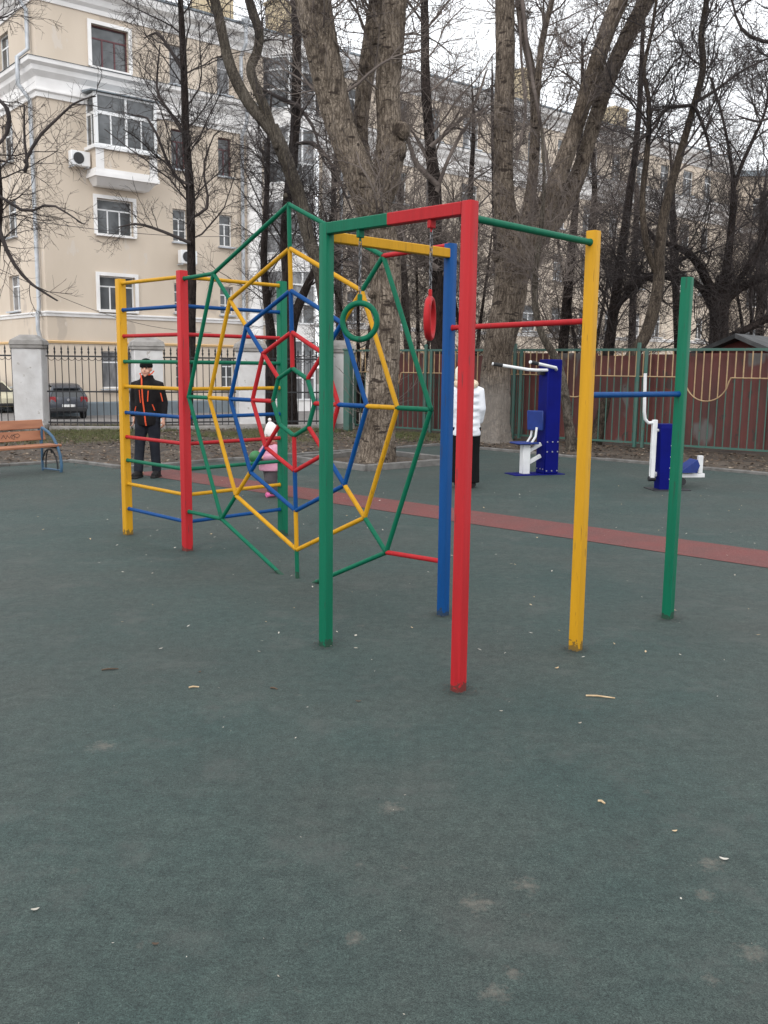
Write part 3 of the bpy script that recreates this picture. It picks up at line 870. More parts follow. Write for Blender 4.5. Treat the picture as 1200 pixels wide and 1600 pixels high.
xx = np.arange(0, XS, .035)
cv.tube([(float(t), -.026, yz(float(t))) for t in xx], .013, 6)
cv.build('curved_rail', M['fence_yellow'], pf)
for xp in POSTS:
    for dx in (-.03, .14):
        xq = xp + dx
        if xq < -.1 or xq > XS: continue
        h_ = 2.14 if dx < 0 else 2.0
        MB().box(xq - .033, xq + .033, -.06, .0 if dx < 0 else -.01, 0, h_, .006).build('post', M['fence_green'], pf)
sf_ = tag(empty('sheet_fence', FO + Vector((.09, .11, 0)), math.atan2(FD.y, FD.x)), 'rust red corrugated sheet fence behind the green pipe bars', 'fence')
x = .5; i = 0
while x < XS + .5:
    w = .94
    n = 24
    ring0, ring1 = [], []
    zt = 1.90 + rnd.uniform(-.03, .05); dy = rnd.uniform(0, .03)
    front, back = [], []
    for j in range(n + 1):
        px_ = x + w * j / n; py_ = .07 + dy + .005 * math.sin(j * math.pi / 2)
        front.append((px_, py_)); back.append((px_, py_ + .004))
    prof = front + back[::-1]
    m = MB().loft([[(p, q, .05) for p, q in prof], [(p, q, zt) for p, q in prof]])
    m.build('sheet', M['sheet'], sf_, smooth=False)
    x += .90; i += 1
for z in (.5, 1.6): MB().box(.5, XS + .5, .16, .20, z - .02, z + .02).build('rail', M['fence_green'], sf_, smooth=False)
gp = tag(empty('gate_post', (-.93, 23.75, 0), R(-30)), 'dark green square gate post at the end of the iron railing', 'post')
MB().box(-.09, .09, -.09, .09, 0, 1.98, .01).build('shaft', M['fence_green'], gp)
MB().box(-.11, .11, -.11, .11, 1.98, 2.03, .01).build('cap', M['fence_green'], gp)

# shed behind the fence, far right
sh = tag(empty('shed', (7.8, 21.0, -.26), R(-40)), 'red shed with sagging dark tarred gable roof behind the fence', 'shed')
MB().prism([(-1.7, 0), (1.7, 0), (1.7, 1.95), (0, 2.52), (-1.7, 1.95)], 0, 3.2).build('wall', M['shed'], sh, smooth=False)
for sgn, mm in ((-1, 'tar'), (1, 'slate')):
    r_ = MB()
    rings = []
    for t in np.linspace(0, 1, 7):
        xq = sgn * 2.05 * t; zq = 2.60 - .70 * t - .06 * math.sin(t * math.pi)
        rings.append([(xq, -.45, zq - .05), (xq, 3.4, zq - .05), (xq, 3.4, zq + .05), (xq, -.45, zq + .05)])
    r_.loft(rings).build('roof_slope', M[mm], sh, smooth=False)
    for j in range(4):
        a = MB().box(-.42, .42, -.02, .02, 0, .03)
        o = a.build('batten', M['slate'], sh, smooth=False); o.location = (sgn * (1.0), .3 + .8 * j, 2.34); o.rotation_euler = (0, sgn * R(19), 0)

# ------------------------------------------------------------------ climbing frame
G2 = dict(R=(.382, 4.533), G=(-.328, 5.273), B=(.392, 5.987), Y=(1.112, 5.253), Lr=(-1.705, 8.054), Ly=(-2.424, 8.799), Lg=(-.962, 8.859), GR=(1.855, 5.971))
GA = R(-45.3)
cfm = tag(empty('climbing_frame', (0, 6.5, 0)), 'red, yellow, green and blue climbing frame with web and ladder', 'climbing frame')
OFF = Vector((0, -6.5, 0))
def V3(p, z=0): return Vector((p[0], p[1], z)) + OFF
def post(key, colr, h, lab, w=.060, top=True):
    m = MB(); b = .004; prof = [(w / 2 - b, w / 2), (-w / 2 + b, w / 2), (-w / 2, w / 2 - b), (-w / 2, -w / 2 + b), (-w / 2 + b, -w / 2), (w / 2 - b, -w / 2), (w / 2, -w / 2 + b), (w / 2, w / 2 - b)]
    m.loft([[(x, y, z) for x, y in prof] for z in (-.05, h - .004)] + [[(x * .93, y * .93, h) for x, y in prof]])
    o = m.build('post', PAINT[colr], cfm); o.location = V3(G2[key]); o.rotation_euler = (0, 0, GA + (R(3) if key == 'GR' else 0)); o['label'] = lab
    return o
ZT = 2.362
post('R', 'red', ZT, 'red square post'); post('G', 'green', ZT, 'green square post')
post('B', 'blue', 2.352, 'blue square post'); post('Y', 'yellow', 2.335, 'yellow square post'); post('GR', 'green', 2.165, 'shorter green square post')
post('Lr', 'red', 2.37, 'red ladder post', .072); post('Ly', 'yellow', 2.36, 'yellow ladder post', .072); post('Lg', 'green', 2.36, 'green ladder post', .072)
gR, gG, gB, gY = V3(G2['R']), V3(G2['G']), V3(G2['B']), V3(G2['Y'])
dRG = (gR - gG).normalized()
mid = gG + (gR - gG) * .487
zc = ZT - .0308
m = MB().bar(gG + dRG * .0312 + Vector((0, 0, zc)), mid + Vector((0, 0, zc)), .056, .060, .004); m.build('beam', PAINT['green'], cfm)['label'] = 'green half of the ring beam'
m = MB().bar(mid + Vector((0, 0, zc)), gR - dRG * .0312 + Vector((0, 0, zc)), .056, .060, .004); m.build('beam', PAINT['red'], cfm)['label'] = 'red half of the ring beam'
dGB = (gB - gG).normalized()
m = MB().bar(gG + dGB * .0312 + Vector((0, 0, 2.292)), gB - dGB * .0312 + Vector((0, 0, 2.292)), .05, .055, .004); m.build('beam', PAINT['yellow'], cfm)['label'] = 'yellow beam'
BR = .0165
def rod(name, a, b, colr, lab=None, r=BR, weld=True):
    m = MB().tube([a, b], r, 12)
    if weld:
        t = (Vector(b) - Vector(a)).normalized()
        for p, s in ((Vector(a), 1), (Vector(b), -1)):
            m.ell(p, r * 1.18, r * 1.18, r * 1.18, 8, 5)
    o = m.build(name, PAINT[colr], cfm)
    if lab: o['label'] = lab
    return o
def between(k1, k2, z1, z2, w=.030):
    a, b = V3(G2[k1], z1), V3(G2[k2], z2); d = (b - a).normalized()
    return a + d * w, b - d * w
a, b = between('R', 'Y', 2.288, 2.272); rod('bar', a, b, 'green', 'green high bar', .0175)
a, b = between('B', 'Y', 1.842, 1.858); rod('bar', a, b, 'red', 'red middle bar')
a, b = between('Y', 'GR', 1.457, 1.450); rod('bar', a, b, 'blue', 'blue low bar')
RZ = [2.349, 2.082, 1.848, 1.618, 1.392, 1.152, .927, .709, .487, .251]
RC = ['yellow', 'blue', 'red', 'green', 'yellow', 'blue', 'red', 'green', 'yellow', 'blue']
for z, c in zip(RZ, RC):
    zz = min(z, 2.32)
    a, b = between('Ly', 'Lr', zz, zz, .036); rod('rung', a, b, c, c + ' rung')
    a, b = between('Lr', 'Lg', zz, zz, .036); rod('rung', a, b, c, c + ' rung')
# the octagonal web
wu = (V3(G2['B']) - V3(G2['Lr'])); WL = wu.length; wu.normalize()
def W(u, z): return V3(G2['Lr']) + wu * u + Vector((0, 0, z))
WC = (1.435, 1.33)
RAD = [.245, .505, .80, 1.095, 1.40]; COL = ['green', 'red', 'blue', 'yellow', 'green']
def node(ring, k):
    a = R(45 * k)
    r = RAD[ring] * (1.015 if k % 2 == 0 else 1.0)
    z = r * math.cos(a)
    return (WC[0] + r * math.sin(a) * .965 - .030 * z, WC[1] + z)
for ri in range(5):
    for k in range(8):
        p, q = node(ri, k), node(ri, k + 1)
        if ri == 4 and k in (3, 4):        # the two lowest outer bars run into the ground
            lo, hi = (q, p) if k == 3 else (p, q)
            t = (hi[1] + .03) / (hi[1] - lo[1])
            lo = (hi[0] + (lo[0] - hi[0]) * t, -.03)
            rod('web_bar', W(*hi), W(*lo), 'green')
            continue
        rod('web_bar', W(*p), W(*q), COL[ri])
for ri in range(4):
    for k in range(8):
        p, q = node(ri, k), node(ri + 1, k)
        if ri == 3 and k == 4: q = (q[0], -.03)
        rod('web_bar', W(*p), W(*q), COL[ri + 1])
rod('web_bar', W(*node(4, 1)), W(WL - .03, 2.34), 'red'); rod('web_bar', W(*node(4, 3)), W(WL - .03, .355), 'red')
rod('web_bar', W(*node(4, 7)), W(.036, 2.304), 'green'); rod('web_bar', W(*node(4, 5)), W(.036, .345), 'green')
# hanging rings
def hanging_ring(t, colr, lab, tilt):
    base = gG + (gR - gG) * t - OFF
    br = MB(); br.box(-.012, .012, -.02, .02, 2.262, 2.305, .003); br.tube([(0, 0, 2.262), (0, 0, 2.245)], .006, 6)
    o = br.build('bracket', PAINT[colr], cfm); o.location = base + OFF; o.rotation_euler = (0, 0, GA)
    o = tag(empty('hanging_ring', base), lab, 'gym ring', 'gym rings hanging from the beam')
    top, bot = 2.25, 1.965
    n = 13
    for i in range(n):
        z = top - (top - bot) * (i + .5) / n
        m = MB().torus((0, 0, 0), .0075, .0024, (1, 0, 0) if i % 2 else (0, 1, 0), 12, 5, stretch=.008)
        q = m.build('chain_link', M['chain'], o); q.location = (0, 0, z); q.rotation_euler = (0, 0, GA + rnd.uniform(-.3, .3))
    q = MB()
    q.torus((0, 0, 1.835), .094, .0155, (0, 1, 0), 40, 10, 1.15)
    q.box(-.012, .012, -.008, .008, 1.93, 1.975, .003)
    r_ = q.build('ring', PAINT[colr], o); r_.rotation_euler = (0, 0, tilt)
    return o
hanging_ring(.2649, 'green', 'green hanging ring facing the camera on a steel chain', R(-14))
hanging_ring(.763, 'red', 'red hanging ring turned edge-on beside the blue post', R(79))

# ------------------------------------------------------------------ bench
bd = Vector((.57, .82, 0)).normalized()
be = tag(empty('bench', (-4.73, 13.96, 0), math.atan2(bd.y, bd.x)), 'park bench with orange brown slats and curved blue end frames', 'bench')
# local: x along the bench (0 at the near right end, negative to the left), +y to the back
def slat(z, y, h, t, tilt, n):
    o = MB().bar((-2.05, 0, 0), (-.04, 0, 0), t, h, .006).build(n, M['wood'], be); o.location = (0, y, z); o.rotation_euler = (R(tilt), 0, 0); return o
slat(.39, .20, .035, .10, 0, 'seat_slat'); slat(.39, .31, .035, .10, 0, 'seat_slat'); slat(.395, .09, .035, .10, 4, 'seat_slat')
s1 = slat(.525, .45, .145, .03, -14, 'back_slat'); slat(.69, .49, .135, .03, -14, 'back_slat')
for x in (-.10, -1.98):
    m = MB()
    arc = [(.0, .0), (-.02, .10), (0, .24), (.06, .38), (.16, .51), (.28, .59), (.42, .64)]
    m.tube([(x, y, z) for y, z in arc], .022, 8)
    m.tube([(x, .42, .64), (x, .44, .36), (x, .44, .0)], .018, 8)
    m.tube([(x, .0, .03), (x, .44, .03)], .014, 8)
    f = m.build('end_frame', M['bench_blue'], be)
    k = MB()
    k.tube([(x, .45 - .19 * (1 - math.cos(t)) , .03 + .30 * math.sin(t)) for t in np.linspace(0, math.pi, 12)], .012, 6)
    k.tube([(x, .36 - .10 * (1 - math.cos(t)), .03 + .30 * math.sin(t)) for t in np.linspace(0, math.pi * .7, 9)], .010, 6)
    k.tube([(x, .05, .36), (x, .44, .36)], .012, 6)
    k.build('scroll', M['black'], be)
    m2 = MB().tube([(x, .45, .36), (x, .475, .50), (x, .525, .75)], .016, 8); m2.build('back_strut', M['bench_blue'], be)
gr_ = MB()
random_pts = [(-.62, .0), (-.58, .05), (-.55, -.01), (-.52, .045), (-.49, 0), (-.44, .05), (-.40, .03), (-.42, -.02), (-.46, .0), (-.40, .055), (-.34, .06), (-.31, .03), (-.36, .0), (-.40, .02)]
gr_.tube([(a - .15, -.0175, b - .02) for a, b in random_pts], .0035, 5)
gr_.build('graffiti', M['ink'], s1)

# ------------------------------------------------------------------ exercise machines
MU = Vector((-.94, -.34, 0)).normalized(); 
lat = tag(empty('exercise_machine', (2.49, 14.42, 0), math.atan2(MU.y, MU.x)), 'blue pull-down exercise machine with white lever arms and small seat', 'exercise machine', 'blue and white exercise machines')
# local x = from board towards the seat, local y = to the right of that (away from the camera is -y here)
c = MB().box(-.13, .11, -.15, .13, .012, 1.735, .012).build('column', M['machine_blue'], lat)
bt = MB()
for yy in (-.10, 0, .08):
    bt.lathe([(.011, .11), (.011, .118)], (0, yy, .08), 8, 'X')
for xx_ in (-.1, -.01, .08):
    for zz in (.06, .35, .5): bt.lathe([(.011, .13), (.011, .139)], (xx_, 0, zz), 8, 'Y')
bt.build('bolt', M['alloy'], c)
MB().box(-.22, .62, -.20, .18, 0, .012, .003).build('base_plate', M['machine_blue'], lat)
MB().box(.32, .44, -.06, .06, .012, .46, .006).build('seat_post', M['machine_white'], lat)
MB().box(.22, .58, -.15, .15, .465, .495, .012).build('seat', M['machine_blue_pale'], lat)
for z in (.18, .36): MB().bar((.12, 0, z + .10), (.32, 0, z), .05, .055, .004).build('strut', M['machine_white'], lat)
bb = MB().box(-.13, .13, -.018, .018, 0, .30, .01).build('backrest', M['machine_blue_pale'], lat)
bb.location = (.22, .0, .67); bb.rotation_euler = (R(5), 0, R(128))
for s in (-1, 1): MB().tube([(.33, .07 * s, .46), (.25, .07 * s, .58), (.235, .07 * s, .72)], .018, 8).build('backrest_tube', M['machine_white'], lat)
m = MB().box(.105, .19, -.05, .05, 1.50, 1.60, .006).build('bracket', M['black'], lat)
for pts_ in ([(.0, .10, 1.575), (.30, .10, 1.572), (.42, .06, 1.58), (.93, -.10, 1.66)], [(-.02, .14, 1.585), (.08, .30, 1.61), (.60, .46, 1.69)]):
    a = MB().tube(pts_, .024, 10).build('lever_arm', M['machine_white'], lat)
    p, q = Vector(pts_[-1]), Vector(pts_[-2]); d = (p - q).normalized()
    MB().tube([p - d * .16, p - d * .02], .028, 10).build('grip', M['rubber_black'], a)

row = tag(empty('exercise_machine', (3.79, 12.66, 0), R(-62)), 'blue and white rowing style exercise machine behind the short green post', 'exercise machine', 'blue and white exercise machines')
row.rotation_euler = (0, 0, R(8))
pil = MB().loft([[(-.11, -.09, .01), (.09, -.09, .01), (.09, .09, .01), (-.11, .09, .01)], [(-.14, -.10, .83), (.08, -.10, .83), (.08, .10, .83), (-.14, .10, .83)], [(-.13, -.09, .885), (.07, -.09, .885), (.07, .09, .885), (-.13, .09, .885)]])
pil = pil.build('column', M['machine_blue'], row, smooth=False)
bt = MB()
for i, z in enumerate((.15, .30, .45, .60)): bt.lathe([(.010, -.103), (.010, -.093)], (.02, 0, z), 8, 'Y')
bt.build('bolt', M['machine_white'], pil)
MB().box(-.22, .30, -.18, .18, 0, .012, .003).build('base_plate', M['black'], row)
for s, xo in ((-1, -.20), (1, .115)):
    y0 = -.02
    MB().box(xo - .032, xo + .032, y0 - .03, y0 + .03, .14, .94, .006).build('swing_arm', M['machine_white'], row)
    MB().lathe([(.035, -.045), (.035, .045)], (xo, y0, .15), 12, 'X').build('pivot', M['black'], row)
    MB().tube([(xo, y0, .80), (xo + s * -.10, y0, .80)], .02, 8).build('axle', M['machine_white'], row)
    MB().tube([(xo, y0, .90), (xo - .10, y0 - .02, .90), (xo - .15, y0 - .03, .95), (xo - .17, y0 - .04, 1.05), (xo - .19, y0 - .05, 1.55)] if s < 0 else [(xo, y0, .86), (xo + .05, y0 + .04, .90), (xo + .08, y0 + .06, .96), (xo + .085, y0 + .06, 1.05), (xo + .09, y0 + .06, 1.52)], .022, 10).build('handle', M['machine_white'], row)
MB().bar((-.20, -.02, .17), (.0, .1, .27), .045, .045, .004).build('strut', M['machine_white'], row)
MB().bar((.05, .30, .155), (.70, .30, .155), .07, .055, .004).build('beam', M['machine_white'], row)
MB().loft([[(.30, .20, .20), (.55, .20, .38), (.59, .20, .30), (.55, .20, .20)], [(.30, .44, .20), (.55, .44, .38), (.59, .44, .30), (.55, .44, .20)]]).build('seat', M['machine_blue_pale'], row, smooth=False)
MB().box(.30, .36, .28, .34, .185, .60, .006).build('seat_post', M['machine_white'], row)
MB().box(.60, .67, .27, .33, .185, .43, .006).build('seat_post', M['machine_white'], row)
MB().lathe([(.05, -.03), (.06, 0), (.05, .03)], (.36, .25, .075), 14, 'Y').build('wheel', M['black'], row)
MB().box(.1, .16, .1, .33, .08, .125, .004).build('cross_bar', M['black'], row)

# ------------------------------------------------------------------ parked cars
def car(loc, rz, body_mat, lab, s=1.0):
    """hatchback; local +x is the front, origin on the road under the middle"""
    o = tag(empty('parked_car', loc, rz), lab, 'car', 'cars parked along the street')
    o.scale = (s, s, s)
    L, Wd = 4.05, .86
    prof = []      # x, z_low, z_belt, half width
    stations = [(-2.02, .42, .78, .70), (-1.95, .30, .92, .80), (-1.6, .26, .97, .85), (-.6, .24, .97, .86), (.6, .24, .95, .86), (1.3, .25, .90, .85), (1.85, .28, .78, .78), (2.02, .36, .66, .62)]
    b = MB(); rings = []
    for x, zl, zb, w in stations:
        rings.append([(x, -w * .92, zl), (x, -w, zl + .18), (x, -w * .995, (zl + zb) / 2 + .05), (x, -w * .93, zb), (x, -w * .3, zb + .015), (x, w * .3, zb + .015), (x, w * .93, zb), (x, w * .995, (zl + zb) / 2 + .05), (x, w, zl + .18), (x, w * .92, zl)])
    b.loft(rings)
    # roof
    top = [(-1.72, 1.30, .56), (-1.5, 1.42, .58), (-.7, 1.47, .60), (.1, 1.44, .58), (.35, 1.38, .56)]
    b.loft([[(x, -w, z), (x, -w * .6, z + .03), (x, w * .6, z + .03), (x, w, z), (x, w, z - .04), (x, -w, z - .04)] for x, z, w in top])
    # pillars
    for sy in (-1, 1):
        b.bar((-1.93, .74 * sy, .93), (-1.66, .55 * sy, 1.32), .12, .06, .01); b.bar((.98, .76 * sy, .92), (.32, .55 * sy, 1.39), .07, .05, .01)
        b.bar((-.35, .80 * sy, .95), (-.35, .585 * sy, 1.42), .08, .03, .005)
    body = b.build('body', body_mat, o, angle=50)
    g = MB()
    gl = [(-1.95, .94, .735), (-1.69, 1.29, .545), (-1.5, 1.39, .56), (-.6, 1.43, .575), (.30, 1.36, .545), (.97, .92, .75)]
    lo = [(-1.93, -.73, .93), (.96, -.77, .92), (.96, .77, .92), (-1.93, .73, .93)]
    hi = [(-1.67, -.55, 1.31), (.31, -.555, 1.375), (.31, .555, 1.375), (-1.67, .55, 1.31)]
    g.loft([lo, hi]); g.build('windows', M['car_glass'], o, smooth=False)
    MB().box(-2.06, -1.9, -.74, .74, .33, .50, .03).build('bumper', M['car_trim'], o)
    MB().box(1.9, 2.06, -.70, .70, .33, .46, .03).build('bumper', M['car_trim'], o)
    for sy in (-1, 1):
        MB().loft([[(-2.03, .50 * sy, .74), (-2.03, .50 * sy, .92), (-1.98, .52 * sy, .95), (-1.98, .52 * sy, .72)], [(-1.97, .80 * sy, .74), (-1.97, .78 * sy, .93), (-1.93, .77 * sy, .95), (-1.93, .79 * sy, .72)], [(-1.72, .86 * sy, .78), (-1.72, .855 * sy, .90), (-1.72, .80 * sy, .90), (-1.72, .80 * sy, .78)]]).build('tail_light', M['tail'], o)
        MB().loft([[(2.04, .42 * sy, .56), (2.02, .42 * sy, .70), (1.85, .42 * sy, .70), (1.85, .42 * sy, .56)], [(1.92, .76 * sy, .58), (1.90, .76 * sy, .74), (1.75, .70 * sy, .74), (1.75, .70 * sy, .58)]]).build('headlight', M['headlamp'], o)
        MB().box(.62, .76, min(.86 * sy, 1.03 * sy), max(.86 * sy, 1.03 * sy), .93, 1.06, .02).build('mirror', body_mat, o)
        for x in (-1.25, 1.27):
            w = empty('wheel', (x, .72 * sy, .305), 0, o)
            MB().lathe([(.17, -.10), (.29, -.10), (.305, -.07), (.305, .07), (.29, .10), (.17, .10)], (0, 0, 0), 24, 'Y').build('tyre', M['rubber_black'], w)
            MB().lathe([(.19, -.08), (.19, .085), (.05, .06), (.02, .09)], (0, 0, 0), 16, 'Y').build('rim', M['alloy'], w)
    MB().box(-2.085, -2.062, -.26, .26, .52, .63, .004).build('number_plate', M['plate'], o)
    MB().lathe([(.055, -.012), (.055, 0)], (-2.03, 0, .82), 16, 'X').build('badge', M['alloy'], o)
    MB().box(-1.80, -1.70, -.5, .5, 1.295, 1.33, .01).build('spoiler', body_mat, o)
    return o
car((-13.95, 40.7, terrain(41)), math.atan2(.86, -.46), M['car_grey'], 'dark grey hatchback with red tail lights behind the iron fence', .98)
car((-18.6, 44.5, terrain(45)), math.atan2(-.62, .60), M['car_cream'], 'cream car partly hidden behind the white pillar by the bench', 1.0)

# ------------------------------------------------------------------ people
def hand(m, wrist, d, side, curl=.35, s=1.0):
    """palm and five fingers grown into the body form; d = down the arm, side = towards the thumb"""
    d = Vector(d).normalized(); t = Vector(side); t = (t - d * t.dot(d)).normalized(); nrm = d.cross(t).normalized()
    w = Vector(wrist)
    m.tube([w - d * .02 * s, w + d * .03 * s, w + d * .085 * s], [.024 * s, .034 * s, .036 * s], 10, flat=.55)
    for i, ln in enumerate((.068, .078, .073, .056)):
        b = w + d * .075 * s + t * (.026 - .0175 * i) * s
        p1 = b + (d * math.cos(curl) + nrm * math.sin(curl)) * ln * .5 * s
        p2 = p1 + (d * math.cos(curl * 2.2) + nrm * math.sin(curl * 2.2)) * ln * .5 * s
        m.tube([b - d * .02 * s, b, p1, p2], [.009 * s, .0092 * s, .0085 * s, .007 * s], 7)
    b = w + d * .02 * s + t * .028 * s
    m.tube([b - t * .012 * s, b + (d * .6 + t * .6) * .03 * s, b + (d * .9 + t * .45 + nrm * .2) * .062 * s], [.012 * s, .011 * s, .008 * s], 7)

def head(m, c, s, yaw):
    rz = Matrix.Rotation(yaw, 3, 'Z'); c = Vector(c)
    P = lambda x, y, z: c + rz @ Vector((x * s, y * s, z * s))
    m.ell(P(0, .008, .025), .076 * s, .094 * s, .098 * s, 16, 12, rz)
    m.ell(P(0, -.030, -.045), .058 * s, .062 * s, .070 * s, 14, 10, rz)
    m.tube([P(0, -.088, .022), P(0, -.108, -.018), P(0, -.096, -.030)], [.010 * s, .014 * s, .014 * s], 8)
    m.ell(P(0, -.072, -.100), .022 * s, .020 * s, .018 * s, 8, 6, rz)
    for sx in (-1, 1):
        m.ell(P(.076 * sx, .012, .0), .012 * s, .022 * s, .032 * s, 8, 6, rz)
        m.ell(P(.042 * sx, -.066, -.035), .022 * s, .018 * s, .022 * s, 8, 6, rz)
    m.tube([P(0, .015, -.06), P(0, .022, -.17)], [.052 * s, .058 * s], 12)
    return P

def face(P, o, s):
    for sx in (-1, 1):
        MB().ell(P(.030 * sx, -.086, .018), .011 * s, .006 * s, .008 * s, 8, 6).build('eye', M['eye'], o)
        MB().tube([P(.014 * sx, -.093, .036), P(.03 * sx, -.093, .041), P(.048 * sx, -.083, .034)], .0042 * s, 6).build('eyebrow', M['eye'], o)
    MB().tube([P(-.026, -.086, -.056), P(0, -.094, -.062), P(.026, -.086, -.056)], [.003 * s, .0055 * s, .003 * s], 6).build('mouth', M['lips'], o)

# man in black jacket, facing the camera
man = tag(empty('person', (-3.36, 13.40, 0), R(-6)), 'man in black jacket with orange zips and dark jeans behind ladder', 'person')
hipL, hipR = (.09, 0, .84), (-.09, 0, .84)
legs = [[(.085, 0, .86), (.10, -.03, .46), (.10, .03, .08)], [(-.085, 0, .86), (-.105, -.06, .47), (-.125, -.10, .08)]]
arms = [[(.165, .01, 1.315), (.225, .03, 1.06), (.235, -.02, .83)], [(-.165, .01, 1.315), (-.200, .04, 1.07), (-.195, -.01, .84)]]
b = MB()
for l in legs:
    b.tube(l, [.085, .055, .04], 12)
    b.tube([(l[2][0], .05, .05), (l[2][0] * 1.02, -.05, .045), (l[2][0] * 1.06, -.14, .03)], [.035, .04, .03], 10)
for a in arms: b.tube(a, [.055, .042, .028], 10)
hand(b, arms[0][2], (.03, -.10, -1), (-.3, -1, 0), .45, .95); hand(b, arms[1][2], (-.02, -.10, -1), (.3, -1, 0), .45, .95)
b.loft([[(rx * math.cos(t), ry * math.sin(t) + .01, z) for t in np.linspace(0, 2 * math.pi, 16, endpoint=False)] for z, rx, ry in ((.80, .15, .10), (.95, .155, .105), (1.15, .17, .115), (1.32, .17, .10), (1.38, .09, .07))])
P = head(b, (0, -.015, 1.525), .93, R(4))
body = b.fused('body', M['skin'], man, .0085, 2)
face(P, man, .93)
j = MB()
j.loft([[(rx * math.cos(t), ry * math.sin(t) + .005, z) for t in np.linspace(0, 2 * math.pi, 24, endpoint=False)] for z, rx, ry in
        ((.735, .178, .14), (.78, .178, .148), (.95, .172, .145), (1.10, .175, .15), (1.25, .185, .15), (1.33, .165, .13), (1.385, .105, .10), (1.42, .088, .092), (1.445, .088, .092))])
for a in arms:
    j.tube([Vector(a[0]) + Vector((-.06 if a[0][0] > 0 else .06, 0, .0)), a[0], a[1], Vector(a[2]) + Vector((0, 0, .02))], [.07, .075, .064, .050], 14)
jo = j.fused('jacket', M['jacket_black'], man, .012, 4)
# hood collar lining and zips
def ribbon(pts_, w, name='zip', parent=jo, mm='orange'):
    m = MB(); rings = []
    for p in pts_:
        p = Vector(p); rings.append([p + Vector((-w / 2, 0, 0)), p + Vector((w / 2, 0, 0)), p + Vector((w / 2, -.006, 0)), p + Vector((-w / 2, -.006, 0))])
    return m.loft(rings).build(name, M[mm], parent, smooth=False)
ribbon([(-.050, -.092, 1.445), (-.045, -.100, 1.42), (-.035, -.108, 1.385), (-.025, -.138, 1.33), (-.018, -.150, 1.25), (-.012, -.151, 1.1), (.004, -.146, .95), (.018, -.146, .79), (.022, -.135, .74)], .020)
ribbon([(-.058, -.150, 1.24), (-.052, -.152, 1.15), (-.044, -.152, 1.06)], .010)
ribbon([(.068, -.142, 1.23), (.062, -.147, 1.14), (.056, -.145, 1.08)], .014)
ribbon([(.115, -.122, 1.04), (.130, -.116, 1.0), (.142, -.108, .955)], .014)
ribbon([(-.125, -.116, 1.01), (-.138, -.110, .97), (-.145, -.106, .94)], .012)
ribbon([(.215, -.058, 1.20), (.228, -.052, 1.14), (.238, -.045, 1.08)], .015)
MB().tube([(-.055, -.080, 1.445), (-.085, -.04, 1.46), (-.092, .03, 1.47)], [.008, .009, .008], 8).build('collar_lining', M['orange'], jo)
MB().tube([(.055, -.080, 1.445), (.086, -.04, 1.465), (.098, .02, 1.50)], [.008, .010, .009], 8).build('collar_lining', M['orange'], jo)
t = MB()
for l in legs:
    t.tube([Vector(l[0]) + Vector((0, 0, .02)), (Vector(l[0]) + Vector(l[1])) / 2, l[1], (Vector(l[1]) + Vector(l[2])) / 2, Vector(l[2]) + Vector((0, 0, .0))], [.098, .090, .072, .068, .066], 14)
t.loft([[(rx * math.cos(q), ry * math.sin(q), z) for q in np.linspace(0, 2 * math.pi, 18, endpoint=False)] for z, rx, ry in ((.76, .15, .11), (.86, .175, .12), (.95, .17, .115))])
t.fused('trousers', M['jeans'], man, .012, 4)
for l in legs:
    x = l[2][0]; y0 = l[2][1]
    s = MB(); s.tube([(x, y0 + .07, .055), (x, y0, .06), (x * 1.04, y0 - .10, .048), (x * 1.08, y0 - .18, .04)], [.042, .052, .048, .034], 12, flat=1)
    s.box(x - .045 + (.004 if x > 0 else -.004), x + .05, y0 - .19, y0 + .09, .0, .025, .01)
    s.fused('shoe', M['shoe'], man, .009, 3)
h = MB()
rzh = Matrix.Rotation(R(4), 3, 'Z')
h.loft([[(rx * math.cos(q), rx * 1.18 * math.sin(q) - .008, z) for q in np.linspace(0, 2 * math.pi, 20, endpoint=False)] for z, rx in ((1.548, .083), (1.556, .088), (1.585, .088), (1.592, .085), (1.625, .080), (1.655, .062), (1.672, .036), (1.678, .012))])
h.build('knit_hat', M['knit_black'], man)

# woman in white coat seen from behind
wo_ = tag(empty('person', (1.085, 12.60, 0), R(182)), 'person in white coat, cream hat and black trousers behind red post', 'person')
b = MB()
legs = [[(.085, 0, .82), (.09, -.01, .45), (.10, .01, .07)], [(-.085, 0, .82), (-.09, -.01, .45), (-.10, .01, .07)]]
arms = [[(.15, .0, 1.30), (.185, .01, 1.06), (.195, -.06, .86)], [(-.15, .0, 1.30), (-.185, .01, 1.06), (-.185, -.10, .88)]]
for l in legs:
    b.tube(l, [.085, .052, .036], 12); b.tube([(l[2][0], .04, .05), (l[2][0], -.12, .03)], [.034, .03], 10)
for a in arms: b.tube(a, [.05, .038, .026], 10)
hand(b, arms[0][2], (0, -.25, -1), (-.3, -1, 0), .45, .88); hand(b, arms[1][2], (0, -.3, -1), (.3, -1, 0), .45, .88)
b.loft([[(rx * math.cos(t_), ry * math.sin(t_), z) for t_ in np.linspace(0, 2 * math.pi, 16, endpoint=False)] for z, rx, ry in ((.78, .16, .11), (.95, .135, .10), (1.15, .15, .11), (1.30, .155, .095), (1.36, .08, .065))])
P = head(b, (.075, -.01, 1.49), .90, 0)
b.fused('body', M['skin'], wo_, .009, 2); face(P, wo_, .90)
j = MB()
j.loft([[(rx * math.cos(q), ry * math.sin(q), z) for q in np.linspace(0, 2 * math.pi, 24, endpoint=False)] for z, rx, ry in
        ((.70, .19, .16), (.74, .195, .165), (.90, .18, .155), (1.05, .165, .145), (1.2, .175, .145), (1.31, .155, .125), (1.37, .11, .10))])
